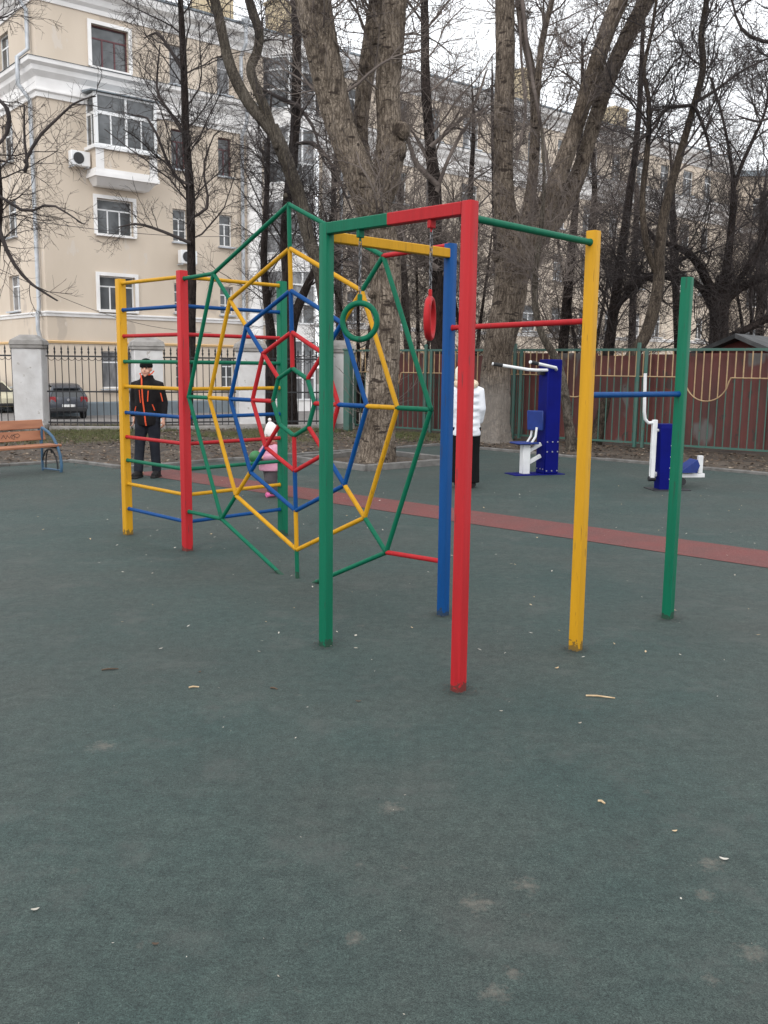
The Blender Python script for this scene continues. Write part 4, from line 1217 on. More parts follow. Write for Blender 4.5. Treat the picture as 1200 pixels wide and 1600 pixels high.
for k in range(6):      # quilted rolls
    z = .78 + .095 * k; rr = .195 + (.008 if k < 2 else 0)
    j.torus((0, 0, z), rr - .060, .040, (0, 0, 1), 24, 8)
for a in arms: j.tube([Vector(a[0]) * 1 + Vector((-.05 if a[0][0] > 0 else .05, 0, 0)), a[0], a[1], a[2]], [.08, .08, .07, .052], 14)
co = j.fused('coat', M['white_coat'], wo_, .012, 4)
f_ = MB().torus((.02, .01, 1.385), .115, .052, (0, .12, 1), 24, 10); f_.build('fur_collar', M['fur'], co)
t = MB()
for l in legs: t.tube([Vector(l[0]), l[1], l[2]], [.115, .095, .095], 14)
t.fused('trousers', M['knit_black'], wo_, .012, 3)
for l in legs:
    x = l[2][0]
    MB().tube([(x, .07, .05), (x, 0, .055), (x, -.15, .04)], [.04, .048, .032], 12).build('shoe', M['shoe'], wo_)
h = MB(); h.loft([[(rx * math.cos(q) + .075, rx * 1.15 * math.sin(q), z) for q in np.linspace(0, 2 * math.pi, 20, endpoint=False)] for z, rx in ((1.44, .085), (1.50, .092), (1.57, .090), (1.61, .066), (1.63, .02))])
h.build('knit_hat', M['cream_knit'], wo_)

# toddler with a ball, walking to the left
ch = tag(empty('person', (-1.385, 11.52, 0), R(-52)), 'toddler in pink coat and white hat holding a green ball', 'person')
b = MB()
legs = [[(.055, 0, .36), (.06, -.05, .21), (.06, -.02, .05)], [(-.055, 0, .36), (-.06, .02, .20), (-.06, .07, .06)]]
arms = [[(.11, .0, .60), (.15, -.07, .50), (.09, -.19, .50)], [(-.11, .0, .60), (-.15, -.07, .50), (-.09, -.19, .50)]]
for l in legs:
    b.tube(l, [.055, .042, .032], 12); b.tube([(l[2][0], l[2][1] + .02, .04), (l[2][0], l[2][1] - .08, .025)], [.026, .024], 10)
for a in arms: b.tube(a, [.036, .03, .022], 10)
hand(b, arms[0][2], (-.3, -1, 0), (0, 0, 1), .5, .55); hand(b, arms[1][2], (.3, -1, 0), (0, 0, 1), .5, .55)
b.loft([[(rx * math.cos(t_), ry * math.sin(t_), z) for t_ in np.linspace(0, 2 * math.pi, 14, endpoint=False)] for z, rx, ry in ((.32, .095, .085), (.45, .10, .09), (.58, .10, .075), (.64, .05, .045))])
P = head(b, (0, -.01, .735), .80, 0)
b.fused('body', M['skin'], ch, .0075, 2); face(P, ch, .80)
j = MB()
j.loft([[(rx * math.cos(q), ry * math.sin(q), z) for q in np.linspace(0, 2 * math.pi, 20, endpoint=False)] for z, rx, ry in
        ((.325, .16, .15), (.345, .168, .155), (.43, .155, .145), (.52, .145, .135), (.60, .125, .11), (.645, .075, .07))])
for a in arms: j.tube([Vector(a[0]) + Vector((-.04 if a[0][0] > 0 else .04, 0, 0)), a[0], a[1], Vector(a[2]) + Vector((0, .02, 0))], [.058, .06, .052, .04], 12)
j.fused('coat', M['pink'], ch, .010, 3)
t = MB()
for l in legs: t.tube([Vector(l[0]), l[1], l[2]], [.085, .078, .066], 12)
t.fused('trousers', M['grey_wool'], ch, .010, 3)
for l in legs: MB().tube([(l[2][0], l[2][1] + .035, .04), (l[2][0], l[2][1] - .03, .045), (l[2][0], l[2][1] - .095, .03)], [.03, .037, .028], 10).build('shoe', M['pink_deep'], ch)
h = MB(); h.loft([[(rx * math.cos(q) + ox, rx * 1.12 * math.sin(q) + oy, z) for q in np.linspace(0, 2 * math.pi, 18, endpoint=False)] for z, rx, ox, oy in
                  ((.752, .080, 0, .004), (.775, .083, 0, .004), (.80, .080, 0, 0), (.85, .068, 0, 0), (.885, .052, 0, -.005), (.915, .026, .0, -.014), (.925, .012, .0, -.02))])
h.ell((0, -.024, .945), .022, .022, .022)
h.build('knit_hat', M['white_knit'], ch)
MB().torus((0, 0, .655), .062, .026, (0, .1, 1), 20, 8).build('scarf', M['scarf'], ch)
mr = Matrix.Rotation(R(-52), 3, 'Z')
bp = Vector((-1.385, 11.52, 0)) + mr @ Vector((0, -.225, .50))
bo = MB().ell((0, 0, 0), .078, .078, .078, 20, 14).build('ball', M['ball']); bo.location = bp
tag(bo, 'green ball held in the hands of the toddler', 'ball')

# ------------------------------------------------------------------ bare trees
NPR = np.random.default_rng(11)
def cat(pts_, n):
    """Catmull-Rom through rows (x,y,z,r)"""
    p = np.array(pts_, float); p = np.vstack([2 * p[0] - p[1], p, 2 * p[-1] - p[-2]])
    m = len(p) - 3; out = []
    for t in np.linspace(0, m - 1e-6, n):
        i = int(t); u = t - i; a, b, c, d = p[i:i + 4]
        out.append(.5 * (2 * b + (c - a) * u + (2 * a - 5 * b + 4 * c - d) * u * u + (3 * b - a - 3 * c + d) * u ** 3))
    o = np.array(out); o[:, 3] = np.maximum(o[:, 3], .004); return o
def trunk_tube(path, sides, lump=.07, flare=0, z0=0.0):
    n = len(path); vs = []; u = np.array([1., 0, 0])
    ph = NPR.uniform(0, 6.28, 12)
    for i in range(n):
        t = path[min(i + 1, n - 1), :3] - path[max(i - 1, 0), :3]; t /= np.linalg.norm(t)
        u = u - t * (u @ t); u /= np.linalg.norm(u); w = np.cross(t, u)
        a = np.arange(sides) * 2 * np.pi / sides; z = path[i, 2]
        r = path[i, 3] * (1 + lump * (np.sin(3 * a + ph[0] + z * 1.1) * .5 + np.sin(5 * a + ph[1] - z * 1.7) * .35 + np.sin(2 * a + ph[2] + z * 3.1) * .3 + np.sin(z * 4.3 + ph[3]) * .3)
                          + lump * .5 * np.sin(9 * a + ph[5] + .6 * np.sin(z * 5)) )
        if flare:
            k = np.exp(-np.maximum(z - z0, 0) / .35) * flare
            r = r * (1 + k * (1 + .55 * np.sin(5 * a + ph[4])))
        vs.append(path[i, :3] + np.outer(np.cos(a) * r, u) + np.outer(np.sin(a) * r, w))
    vs = np.concatenate(vs); vs = vs + NPR.normal(size=vs.shape) * np.repeat(path[:, 3], sides)[:, None] * lump * .35
    i, j = np.meshgrid(np.arange(n - 1), np.arange(sides), indexing='ij'); k = (j + 1) % sides
    q = np.stack([i * sides + j, i * sides + k, (i + 1) * sides + k, (i + 1) * sides + j], -1).reshape(-1, 4)
    return vs, q
def tubes(pts_, rad, sides):
    N, Kk, _ = pts_.shape
    ax = pts_[:, -1] - pts_[:, 0]; ax /= np.linalg.norm(ax, axis=1, keepdims=True) + 1e-9
    ref = np.where(np.abs(ax[:, 2:3]) < .9, np.array([[0, 0, 1.]]), np.array([[1., 0, 0]]))
    u = np.cross(ax, ref); u /= np.linalg.norm(u, axis=1, keepdims=True); w = np.cross(ax, u)
    a = np.arange(sides) * 2 * np.pi / sides
    off = np.cos(a)[None, :, None] * u[:, None] + np.sin(a)[None, :, None] * w[:, None]
    vs = pts_[:, :, None] + off[:, None] * rad[:, :, None, None]
    base = np.arange(N)[:, None, None] * Kk * sides
    i = np.arange(Kk - 1)[None, :, None]; j = np.arange(sides)[None, None, :]; k = (j + 1) % sides
    q = np.stack(np.broadcast_arrays(base + i * sides + j, base + i * sides + k, base + (i + 1) * sides + k, base + (i + 1) * sides + j), -1).reshape(-1, 4)
    return vs.reshape(-1, 3), q
def grow(pp, pr, n, L, rmax, Kk, ang=(.6, 1.2), up=.15, wig=.18, t0=.15, t1=1.0, rmin=.004, rfrac=.55):
    N, Kp, _ = pp.shape
    idx = np.repeat(np.arange(N), n); m = len(idx)
    t = NPR.uniform(t0, t1, m) * (Kp - 1); t = np.minimum(t, Kp - 1.001)
    i = t.astype(int); f = (t - i)[:, None]
    p = pp[idx, i] * (1 - f) + pp[idx, i + 1] * f
    tn = pp[idx, i + 1] - pp[idx, i]; tn /= np.linalg.norm(tn, axis=1, keepdims=True) + 1e-9
    r0 = pr[idx, i]
    v = NPR.normal(size=(m, 3)); v -= tn * (v * tn).sum(1, keepdims=True); v /= np.linalg.norm(v, axis=1, keepdims=True) + 1e-9
    a = NPR.uniform(*ang, m)[:, None]
    d = tn * np.cos(a) + v * np.sin(a); d[:, 2] += up; d /= np.linalg.norm(d, axis=1, keepdims=True)
    ln = NPR.uniform(L[0], L[1], m) * (1.15 - .55 * (t / (Kp - 1)))
    out = np.empty((m, Kk, 3)); out[:, 0] = p
    for s in range(1, Kk):
        d = d + NPR.normal(scale=wig, size=(m, 3)); d[:, 2] += up * .25
        d /= np.linalg.norm(d, axis=1, keepdims=True)
        out[:, s] = out[:, s - 1] + d * (ln / (Kk - 1))[:, None]
    rs = np.maximum(np.minimum(r0 * rfrac, rmax * NPR.uniform(.6, 1.0, m)), rmin)
    rad = rs[:, None] * np.linspace(1, .45, Kk)[None]
    return out, np.maximum(rad, rmin * .6)

def tree(name, label, stems, bark_m, twig_m, n1=16, n2=7, n3=7, n4=3, L1=(1.2, 2.6), L2=(.6, 1.3), L3=(.3, .7), L4=(.14, .34), r1=.035,
         t0=.3, up=.18, ang=(.7, 1.25), sides=14, lump=.06, flare=.5, limbs=(), group=None, rmin=.0045, wig=.2, burls=(), extra=None):
    """stems: lists of (x, y, z, r); limbs: explicit lesser branches; twigs are grown from all of them in four orders"""
    o = empty(name, tuple(stems[0][0][:2]) + (stems[0][0][2],))
    base = np.array(o.location)
    tv, tq, c = [], [], 0
    sp, sr = [], []
    for si, st in enumerate(stems):
        path = cat(st, max(24, int(len(st) * (7 if sides < 20 else 11))))
        v, q = trunk_tube(path, sides, lump, flare if si == 0 else 0, stems[0][0][2])
        tv.append(v); tq.append(q + c); c += len(v)
        g = cat(st, 16); sp.append(g[:, :3]); sr.append(g[:, 3])
    for (bx, by, bz, br) in burls:
        m = MB().ell((bx, by, bz), br, br, br * 1.15, 14, 10)
        v = np.array([tuple(x) for x in m.v]); v = v + NPR.normal(scale=br * .07, size=v.shape)
        q = np.array([f for f in m.f if len(f) == 4]); tv.append(v); tq.append(q + c); c += len(v)
    me = quad_mesh('trunk', np.concatenate(tv) - base, np.concatenate(tq))
    link('trunk', me, M[bark_m], o)
    lv, lq, c = [], [], 0
    def push(p, r, s):
        nonlocal c
        v, q = tubes(p, r, s); lv.append(v); lq.append(q + c); c += len(v)
    sp, sr = np.stack(sp), np.stack(sr)
    A, ar = grow(sp, sr, n1, L1, r1, 8, ang, up, wig * .8, t0, 1.0, .008, .6)
    if limbs:
        lp, lr = [], []
        for st in limbs:
            g = cat(st, 8); lp.append(g[:, :3]); lr.append(g[:, 3])
        A = np.concatenate([A, np.stack(lp)]); ar = np.concatenate([ar, np.stack(lr)])
    push(A, ar, 6)
    B, br_ = grow(A, ar, n2, L2, .013, 6, (.5, 1.1), up * .8, wig, .12, 1, .006, .6); push(B, br_, 4)
    C, cr_ = grow(B, br_, n3, L3, .007, 4, (.5, 1.1), up * .6, wig, .15, 1, rmin, .7); push(C, cr_, 3)
    if n4:
        D_, dr = grow(C, cr_, n4, L4, .005, 3, (.5, 1.1), up * .5, wig, .2, 1, rmin * .85, .8); push(D_, dr, 3)
    if extra:                               # fine water shoots straight out of the trunk
        E_, er = grow(sp, sr, extra, (.5, 1.4), .007, 5, (.5, 1.2), .3, .2, .12, .8, .006, .1); push(E_, er, 3)
        F_, fr = grow(E_, er, 5, (.2, .5), .005, 3, (.4, 1.0), .2, .2, .2, 1, .0045, .8); push(F_, fr, 3)
    me = quad_mesh('crown', np.concatenate(lv) - base, np.concatenate(lq))
    link('crown', me, M[twig_m], o)
    tag(o, label, 'tree', group)
    return o
def S(D, *rows, dd=0.0):
    """stem through surveyed points (px, py, width in px); dd lets the top lean towards or away from the viewer"""
    out = []
    n = len(rows)
    for i, (px, py, w) in enumerate(rows):
        d = D + dd * i / max(1, n - 1)
        p = at(px, py, d); out.append((p.x, p.y, p.z, w / 2 / FPX * d))
    return out
def root(st, z=None):
    """carry a stem down to the soil"""
    x, y, zz, r = st[0]; z = terrain(y) - .05 if z is None else z
    return [(x, y, z, r * 1.05)] + st[1:] if zz < z + .25 else [(x, y, z, r * 1.05)] + st

# the poplar in the pit
tree('poplar_tree', 'thick grey poplar splitting into three limbs in kerbed soil pit', [
    root(S(15.9, (586, 722, 56), (590, 690, 51), (595, 640, 46), (599, 590, 44), (603, 500, 46), (603, 420, 46), (598, 375, 46), (586, 335, 50), (578, 305, 52))),
    S(15.9, (592, 380, 28), (584, 335, 44), (568, 290, 47), (550, 245, 44), (533, 200, 43), (517, 140, 47), (504, 80, 49), (488, 0, 50), (472, -90, 46), (452, -190, 40), dd=-.6),
    S(16.0, (590, 370, 14), (582, 320, 24), (570, 265, 24), (563, 210, 22), (569, 140, 24), (582, 60, 26), (592, -10, 25), (600, -90, 24), (612, -190, 20), dd=.9),
    S(15.9, (592, 370, 24), (592, 330, 32), (602, 285, 40), (608, 245, 42), (608, 200, 37), (605, 140, 36), (612, 60, 36), (618, -20, 36), (624, -90, 34), (634, -190, 30), dd=-.1)],
    'bark_poplar', 'twig_brown', n1=14, n2=6, n3=6, n4=3, L1=(.9, 2.2), t0=.5, sides=34, lump=.05, flare=.14, r1=.028, extra=24,
    burls=[(*at(628, 205, 15.75), .13), (*at(556, 285, 15.75), .10), (*at(622, 235, 15.8), .15), (*at(580, 460, 15.7), .06)])
# limed poplar to the right
tree('poplar_tree', 'big poplar with limewashed foot beside the pull-down exercise machine', [
    root(S(20.6, (770, 690, 50), (772, 640, 46), (776, 560, 45), (795, 470, 49), (800, 410, 51), (800, 370, 46), (790, 330, 34), (787, 280, 29), (787, 180, 29), (789, 60, 28), (786, -60, 26), (780, -170, 22))),
    S(20.6, (798, 480, 18), (815, 420, 32), (836, 360, 32), (864, 300, 28), (894, 215, 24), (924, 125, 24), (948, 50, 24), (972, -10, 24), (1005, -110, 20), dd=-.3),
    S(20.7, (800, 460, 18), (838, 380, 28), (876, 330, 26), (906, 265, 23), (932, 180, 22), (956, 110, 23), (984, 50, 23), (1012, -5, 23), (1050, -90, 19), dd=.6),
    S(20.9, (802, 440, 14), (822, 350, 20), (832, 280, 16), (836, 190, 14), (830, 110, 12), (815, 40, 11), (806, -60, 9), dd=.8),
    S(21.0, (836, 200, 8), (842, 110, 10), (848, 60, 9), (860, 10, 8), (880, -60, 6), dd=.5)],
    'bark_poplar_limed', 'twig_brown', n1=9, n2=6, n3=6, n4=3, L1=(.9, 2.2), t0=.4, sides=30, lump=.05, flare=.2, r1=.026, extra=22,
    limbs=[S(20.5, (806, 250, 5), (822, 170, 4), (815, 100, 4), (812, 30, 4)), S(20.5, (862, 300, 5), (846, 200, 5), (826, 90, 6), (816, 0, 6))],
    burls=[(*at(830, 350, 20.5), .16), (*at(775, 400, 20.45), .10)])
# dark street trees
tree('bare_tree', 'slender black trunk crossing the facade left of the web', [
    root(S(24.6, (292, 668, 15), (296, 590, 14), (299, 500, 14), (299, 400, 13), (296, 290, 12), (290, 200, 11), (287, 100, 10), (282, 0, 8), (276, -120, 5)))],
    'bark_dark', 'twig_dark', n1=24, n2=8, n3=7, n4=3, L1=(1.6, 3.4), t0=.36, r1=.03, flare=.2, group='bare street trees behind the fence',
    limbs=[S(24.6, (286, 110, 7), (270, 85, 6), (247, 52, 5), (225, 60, 3)), S(24.5, (288, 210, 6), (262, 170, 5), (245, 140, 4), (250, 70, 2)),
           S(24.4, (300, 340, 6), (325, 320, 5), (318, 260, 3), (335, 210, 2)), S(24.4, (298, 380, 6), (250, 360, 5), (215, 350, 4), (185, 355, 2)),
           S(24.4, (298, 290, 6), (270, 270, 5), (235, 190, 4), (205, 180, 2))])
tree('bare_tree', 'grey mossy trunk forking into two wavy limbs above the web', [
    root(S(24.0, (511, 690, 19), (510, 600, 18), (508, 500, 18), (500, 430, 18), (482, 370, 19), (468, 310, 21), (447, 250, 21), (425, 198, 20))),
    S(24.0, (430, 215, 14), (412, 190, 17), (388, 160, 17), (362, 110, 16), (349, 60, 15), (338, 10, 14), (322, -40, 12), (300, -120, 8)),
    S(24.0, (428, 210, 12), (418, 180, 15), (402, 140, 14), (392, 108, 14), (402, 80, 14), (405, 50, 13), (392, 10, 13), (372, -60, 10))],
    'bark_grey', 'twig_dark', n1=9, n2=6, n3=6, n4=2, L1=(1.0, 2.4), t0=.5, r1=.022, flare=.1, lump=.03, burls=[(*at(446, 306, 23.86), .06), (*at(433, 229, 23.85), .06)])
tree('bare_tree', 'straight black trunk rising behind the top of the web', [
    root(S(26.0, (455, 664, 18), (455, 600, 17), (454, 520, 16), (447, 420, 14), (446, 350, 15), (456, 260, 15), (462, 180, 14), (464, 90, 14), (462, 0, 13), (462, -110, 9))),
    S(26.0, (456, 530, 10), (462, 490, 14), (476, 455, 13), (492, 420, 10), (505, 380, 7), (520, 330, 4))],
    'bark_dark', 'twig_dark', n1=18, n2=8, n3=7, n4=3, L1=(1.5, 3.2), t0=.3, r1=.03, flare=.2, group='bare street trees behind the fence',
    limbs=[S(25.8, (464, 165, 8), (430, 150, 6), (410, 140, 5), (395, 150, 3)), S(25.8, (462, 225, 9), (490, 225, 8), (520, 260, 6), (550, 330, 3)), S(25.8, (462, 160, 6), (490, 200, 5), (505, 250, 4), (530, 280, 2))])
tree('bare_tree', 'thin black trunk behind the green ladder post', [
    root(S(30.0, (420, 652, 17), (423, 600, 17), (424, 530, 15), (417, 470, 12), (412, 410, 11), (415, 340, 9), (418, 280, 7), (420, 210, 5), (424, 150, 3)))],
    'bark_dark', 'twig_dark', n1=22, n2=7, n3=6, n4=2, L1=(1.2, 2.6), t0=.3, r1=.025, up=.05, group='bare street trees behind the fence')
tree('bare_tree', 'dark trunk between the two poplars behind the blue post', [
    root(S(27.0, (688, 650, 26), (686, 560, 25), (683, 470, 24), (680, 390, 22), (679, 300, 21), (671, 220, 16), (665, 130, 14), (664, 40, 12), (660, -80, 9)))],
    'bark_dark', 'twig_brown', n1=26, n2=8, n3=7, n4=3, L1=(1.6, 3.6), t0=.3, r1=.04, flare=.2, group='bare street trees behind the fence',
    limbs=[S(26.8, (684, 290, 10), (650, 255, 9), (640, 225, 7), (620, 190, 4)), S(26.8, (684, 420, 10), (655, 400, 8), (640, 385, 6), (620, 350, 4)), S(26.8, (672, 230, 8), (700, 205, 6), (740, 165, 5), (760, 110, 3)),
           S(26.8, (682, 300, 8), (700, 250, 6), (730, 195, 5), (770, 160, 3))])
# thin leaning tree in front of the pipe fence
tree('leaning_tree', 'thin brown trunk leaning right in front of the red sheets', [
    root(S(20.3, (928, 690, 20), (948, 630, 19), (978, 570, 19), (1010, 520, 19), (1028, 450, 18), (1031, 390, 16), (1040, 325, 14), (1060, 250, 12), (1080, 180, 10), (1098, 110, 10), (1096, 55, 9), (1104, 0, 8), (1112, -90, 6))),
    S(20.3, (1027, 430, 10), (1010, 380, 10), (1004, 310, 9), (1012, 230, 8), (1014, 160, 7), (1006, 110, 6), (1018, 50, 5), (1030, -30, 3))],
    'bark_brown', 'twig_dark', n1=15, n2=8, n3=7, n4=3, L1=(1.1, 2.5), t0=.36, r1=.025, flare=.1, lump=.03,
    limbs=[S(20.2, (1086, 160, 6), (1120, 140, 5), (1160, 110, 4), (1215, 85, 3)), S(20.2, (1082, 165, 6), (1040, 170, 6), (1020, 205, 5), (985, 225, 3)), S(20.2, (1085, 165, 5), (1100, 200, 5), (1110, 235, 4), (1112, 260, 2))])
tree('sapling', 'thin grey sapling trunk beside the blue machine column', [
    root(S(18.6, (895, 706, 16), (888, 660, 14), (880, 600, 13), (868, 560, 12), (846, 520, 11), (836, 470, 10), (838, 410, 9), (846, 350, 7), (850, 280, 5), (846, 200, 3)))],
    'bark_grey', 'twig_brown', n1=14, n2=7, n3=6, n4=2, L1=(.6, 1.5), t0=.5, r1=.015, flare=.2, lump=.08)
tree('bare_tree', 'dark upright trunk behind the fence right of the yellow post', [
    root(S(26.0, (940, 650, 20), (946, 580, 18), (957, 500, 16), (968, 420, 14), (980, 330, 12), (992, 240, 9), (1000, 150, 8), (1004, 60, 6), (1010, -60, 4))),
    S(26, (950, 540, 9), (965, 480, 10), (1000, 440, 9), (1040, 420, 7), (1075, 400, 5))],
    'bark_dark', 'twig_dark', n1=18, n2=8, n3=6, n4=3, L1=(1.6, 3.8), t0=.2, up=.08, r1=.028, flare=.2, group='bare street trees behind the fence')
tree('bare_tree', 'massive dark tree with spreading limbs behind the shed', [
    root(S(25.5, (1122, 640, 34), (1124, 560, 31), (1124, 510, 29), (1126, 470, 28), (1132, 430, 22))),
    S(25.5, (1128, 470, 14), (1138, 400, 12), (1144, 340, 10), (1146, 290, 8), (1140, 240, 5), (1128, 180, 4), (1110, 120, 3)),
    S(25.5, (1145, 300, 6), (1158, 260, 6), (1178, 215, 5), (1195, 175, 4), (1205, 120, 3)),
    S(25.5, (1122, 490, 14), (1110, 450, 14), (1085, 405, 12), (1055, 385, 9), (1025, 375, 7), (1000, 340, 5), dd=-.8),
    S(25.5, (1126, 480, 14), (1150, 455, 13), (1178, 440, 11), (1215, 425, 9), (1260, 400, 7), dd=.5),
    S(25.5, (1130, 470, 10), (1160, 430, 9), (1190, 380, 7), (1210, 320, 5)),
    S(25.5, (1122, 500, 10), (1090, 445, 10), (1040, 432, 9), (1000, 440, 7), (960, 460, 5), dd=-.4),
    S(25.3, (1130, 530, 10), (1165, 515, 11), (1195, 500, 11), (1240, 480, 9))],
    'bark_dark', 'twig_dark', n1=10, n2=8, n3=7, n4=3, L1=(1.0, 3.0), t0=.25, r1=.028, flare=.3, group='bare street trees behind the fence')
# tree outside the left edge reaching in
tree('bare_tree', 'dark tree at the left edge reaching over the railing', [
    root(S(21.0, (-24, 690, 20), (-20, 560, 19), (-12, 440, 18), (-5, 330, 16), (-8, 240, 14), (-14, 120, 12), (-16, 0, 9), (-20, -120, 6)))],
    'bark_dark', 'twig_dark', n1=20, n2=6, n3=5, n4=3, L1=(1.2, 2.8), t0=.3, r1=.02, flare=.2, up=.05, group='bare street trees behind the fence',
    limbs=[S(20.9, (-6, 250, 8), (20, 255, 7), (42, 268, 6), (38, 215, 4), (38, 165, 3)), S(20.9, (38, 255, 5), (60, 215, 5), (90, 185, 4), (118, 160, 3), (150, 150, 2)), S(20.9, (-8, 150, 8), (12, 172, 7), (12, 205, 6), (-4, 228, 5)),
           S(20.8, (-6, 345, 8), (15, 400, 6), (45, 440, 5), (90, 470, 3)), S(20.8, (-10, 300, 5), (40, 330, 5), (80, 320, 4), (130, 350, 2))])
# further trees standing in the yard
for i, (px, D, w, top, lab, lean) in enumerate((
        (725, 31, 15, 120, 'slim dark tree far behind the poplars left of the limed trunk', 10),
        (875, 29, 17, 60, 'dark tree behind the limed poplar and the blue column', 26),
        (915, 34, 15, 130, 'far dark tree behind the tall yellow post', 14),
        (1062, 33, 14, 190, 'far dark tree behind the short green post', -12),
        (1185, 33, 15, 250, 'far dark tree at the right edge behind the shed', 8),
        (640, 36, 14, 120, 'far dark tree just right of the thick pit poplar', -16),
        (535, 34, 13, 150, 'far dark tree just left of the thick pit poplar', -14),
        (985, 38, 13, 200, 'farthest dark tree behind the leaning brown trunk', 10),
        (785, 37, 14, 90, 'far dark tree directly behind the limed poplar', -12))):
    st = S(D, (px, 640, w), (px + lean * .2, 540, w * .9), (px + lean * .6, 420, w * .8), (px + lean, 300, w * .6), (px + lean * 1.1 + 6 * math.sin(px), top + 80, w * .36), (px + lean * 1.5 - 5 * math.sin(px), top, w * .10))
    tree('bare_tree', lab, [root(st)], 'bark_dark', 'twig_brown' if i % 2 else 'twig_dark', n1=20, n2=8, n3=7, n4=3, L1=(1.8, 4.6), L2=(.9, 2.0), L3=(.4, .9), L4=(.2, .45), t0=.2, r1=.03, rmin=.005, up=.06, ang=(.8, 1.35),
         flare=.2, group='bare street trees behind the fence')
# bare shrubs crowding the yard just behind the fence
for px, D, h, lab in ((655, 29, 395, 'bare brown shrub between the two poplars left of the red ring'), (735, 28, 360, 'bare brown shrub left of the limed poplar trunk'),
                      (915, 29, 340, 'bare brown shrub behind the top of the yellow post'),
                      (1175, 29, 380, 'bare brown shrub behind the dark shed roof'),
                      (560, 30, 420, 'bare brown shrub behind the pit poplar and the green ring')):
    sts = []
    for q in range(3):
        o_ = (q - 1) * 26 + rnd.uniform(-8, 8)
        sts.append(S(D + q * .3, (px + o_ * .1, 645, 8), (px + o_ * .3, 580, 7), (px + o_ * .7, 500, 5), (px + o_ * 1.2, (500 + h) / 2 - 10, 4), (px + o_ * 1.5, h, 2)))
    sts[0] = root(sts[0])
    tree('bare_shrub', lab, sts, 'bark_dark', 'twig_brown', n1=12, n2=8, n3=6, n4=3, L1=(1.0, 2.4), L2=(.6, 1.4), L3=(.3, .8), L4=(.15, .4), t0=.3, r1=.016, rmin=.0045, flare=0, up=.06, ang=(.7, 1.3), sides=8, group='bare shrubs behind the pipe fence')
# branches hanging into the upper right corner
tree('bare_tree', 'bare branches arching down at the upper right corner', [
    root(S(17, (1330, 690, 24), (1320, 500, 22), (1310, 300, 20), (1290, 130, 16), (1270, 0, 12), (1262, -120, 9)))],
    'bark_dark', 'twig_dark', n1=20, n2=7, n3=6, n4=2, L1=(1.0, 2.2), t0=.4, r1=.022, flare=.2, group='bare street trees behind the fence',
    limbs=[S(17, (1275, 70, 7), (1200, 66, 6), (1165, 52, 5), (1148, 20, 4), (1140, -30, 3)), S(17, (1285, 20, 6), (1215, -10, 5), (1170, 0, 4), (1130, 45, 2)), S(17, (1300, 200, 6), (1235, 170, 5), (1190, 190, 4), (1150, 180, 2))])

# ------------------------------------------------------------------ overhead cables
for i, (a, b, lab) in enumerate((((-60, 330, 22), (520, 352, 40), 'thin black cable strung low across the beige facade'), ((-60, 392, 23), (330, 520, 39), 'thin sagging black cable slanting down to the ledge'))):
    p, q = at(*a), at(*b)
    pts_ = [p.lerp(q, t) + Vector((0, 0, -.5 * math.sin(t * math.pi))) for t in np.linspace(0, 1, 20)]
    o = MB().tube(pts_, .008, 5).build('overhead_cable', M['black']); tag(o, lab, 'cable')

# ------------------------------------------------------------------ leaf litter, grass, small things on the ground
def inside(poly, x, y):
    c = False; n = len(poly)
    for i in range(n):
        (x1, y1), (x2, y2) = poly[i], poly[(i + 1) % n]
        if (y1 > y) != (y2 > y) and x < (x2 - x1) * (y - y1) / (y2 - y1) + x1: c = not c
    return c
def scatter(name, n, region, size, m, seed, curl=.35):
    g = np.random.default_rng(seed); vs, k = [], 0; P_ = []
    while len(P_) < n:
        x, y = region(g)
        if x is None: continue
        P_.append((x, y))
    P_ = np.array(P_); a = g.uniform(0, 6.28, n); s = g.uniform(*size, n); asp = g.uniform(.35, .9, n)
    z = g.uniform(.002, .012, n)
    u = np.stack([np.cos(a), np.sin(a), g.uniform(-curl, curl, n)], 1); w = np.stack([-np.sin(a), np.cos(a), g.uniform(-curl, curl, n)], 1) * asp[:, None]
    c_ = np.stack([P_[:, 0], P_[:, 1], z + s * .35], 1)
    q = np.stack([c_ - u * s[:, None], c_ - w * s[:, None] * .7, c_ + u * s[:, None], c_ + w * s[:, None] * .7], 1).reshape(-1, 3)
    q[:, 2] = np.maximum(q[:, 2], .003)
    me = quad_mesh(name, q, np.arange(n * 4).reshape(n, 4)); me.polygons.foreach_set('use_smooth', np.zeros(n, bool))
    return tag(link(name, me, m), kind='stuff')
M['leaf'] = mat('dead_leaf', (.045, .028, .018), .9, (.115, .075, .046), scale=3.5, detail=8, lo=.3, hi=.7)
M['dirt_shade'] = mat('dirt_shade_crumbs', (.030, .030, .026), .95, (.06, .052, .042), scale=20)
M['leaf_pale'] = mat('pale_leaf', (.24, .18, .12), .9, (.36, .30, .23), scale=5)
def reg_soil(g):
    x, y = g.uniform(-9, 9), g.uniform(13.5, 24.5)
    if inside(rub, x, y): return (None, None)
    if y > 24.6 - max(0, (x + .86)) * .837 and x > -.9: return (None, None)
    return x, y
scatter('fallen_leaves', 15000, reg_soil, (.015, .055), M['leaf'], 3)
scatter('fallen_leaves', 3000, reg_soil, (.012, .04), M['leaf_pale'], 13)
def reg_pit(g):
    x, y = g.uniform(-1.5, 1.2), g.uniform(14.5, 17.2)
    return (x, y) if inside(PL, x, y) else (None, None)
scatter('fallen_leaves', 700, reg_pit, (.012, .03), M['leaf'], 4)
def reg_kerb(g):            # drifted against the kerbs
    i = g.integers(0, len(KERB) - 1); t = g.uniform(); a, b = Vector(KERB[i]), Vector(KERB[i + 1]); p = a.lerp(b, float(t))
    y = p.y - abs(g.normal(0, .35)) - .06; return p.x + g.normal(0, .1), y
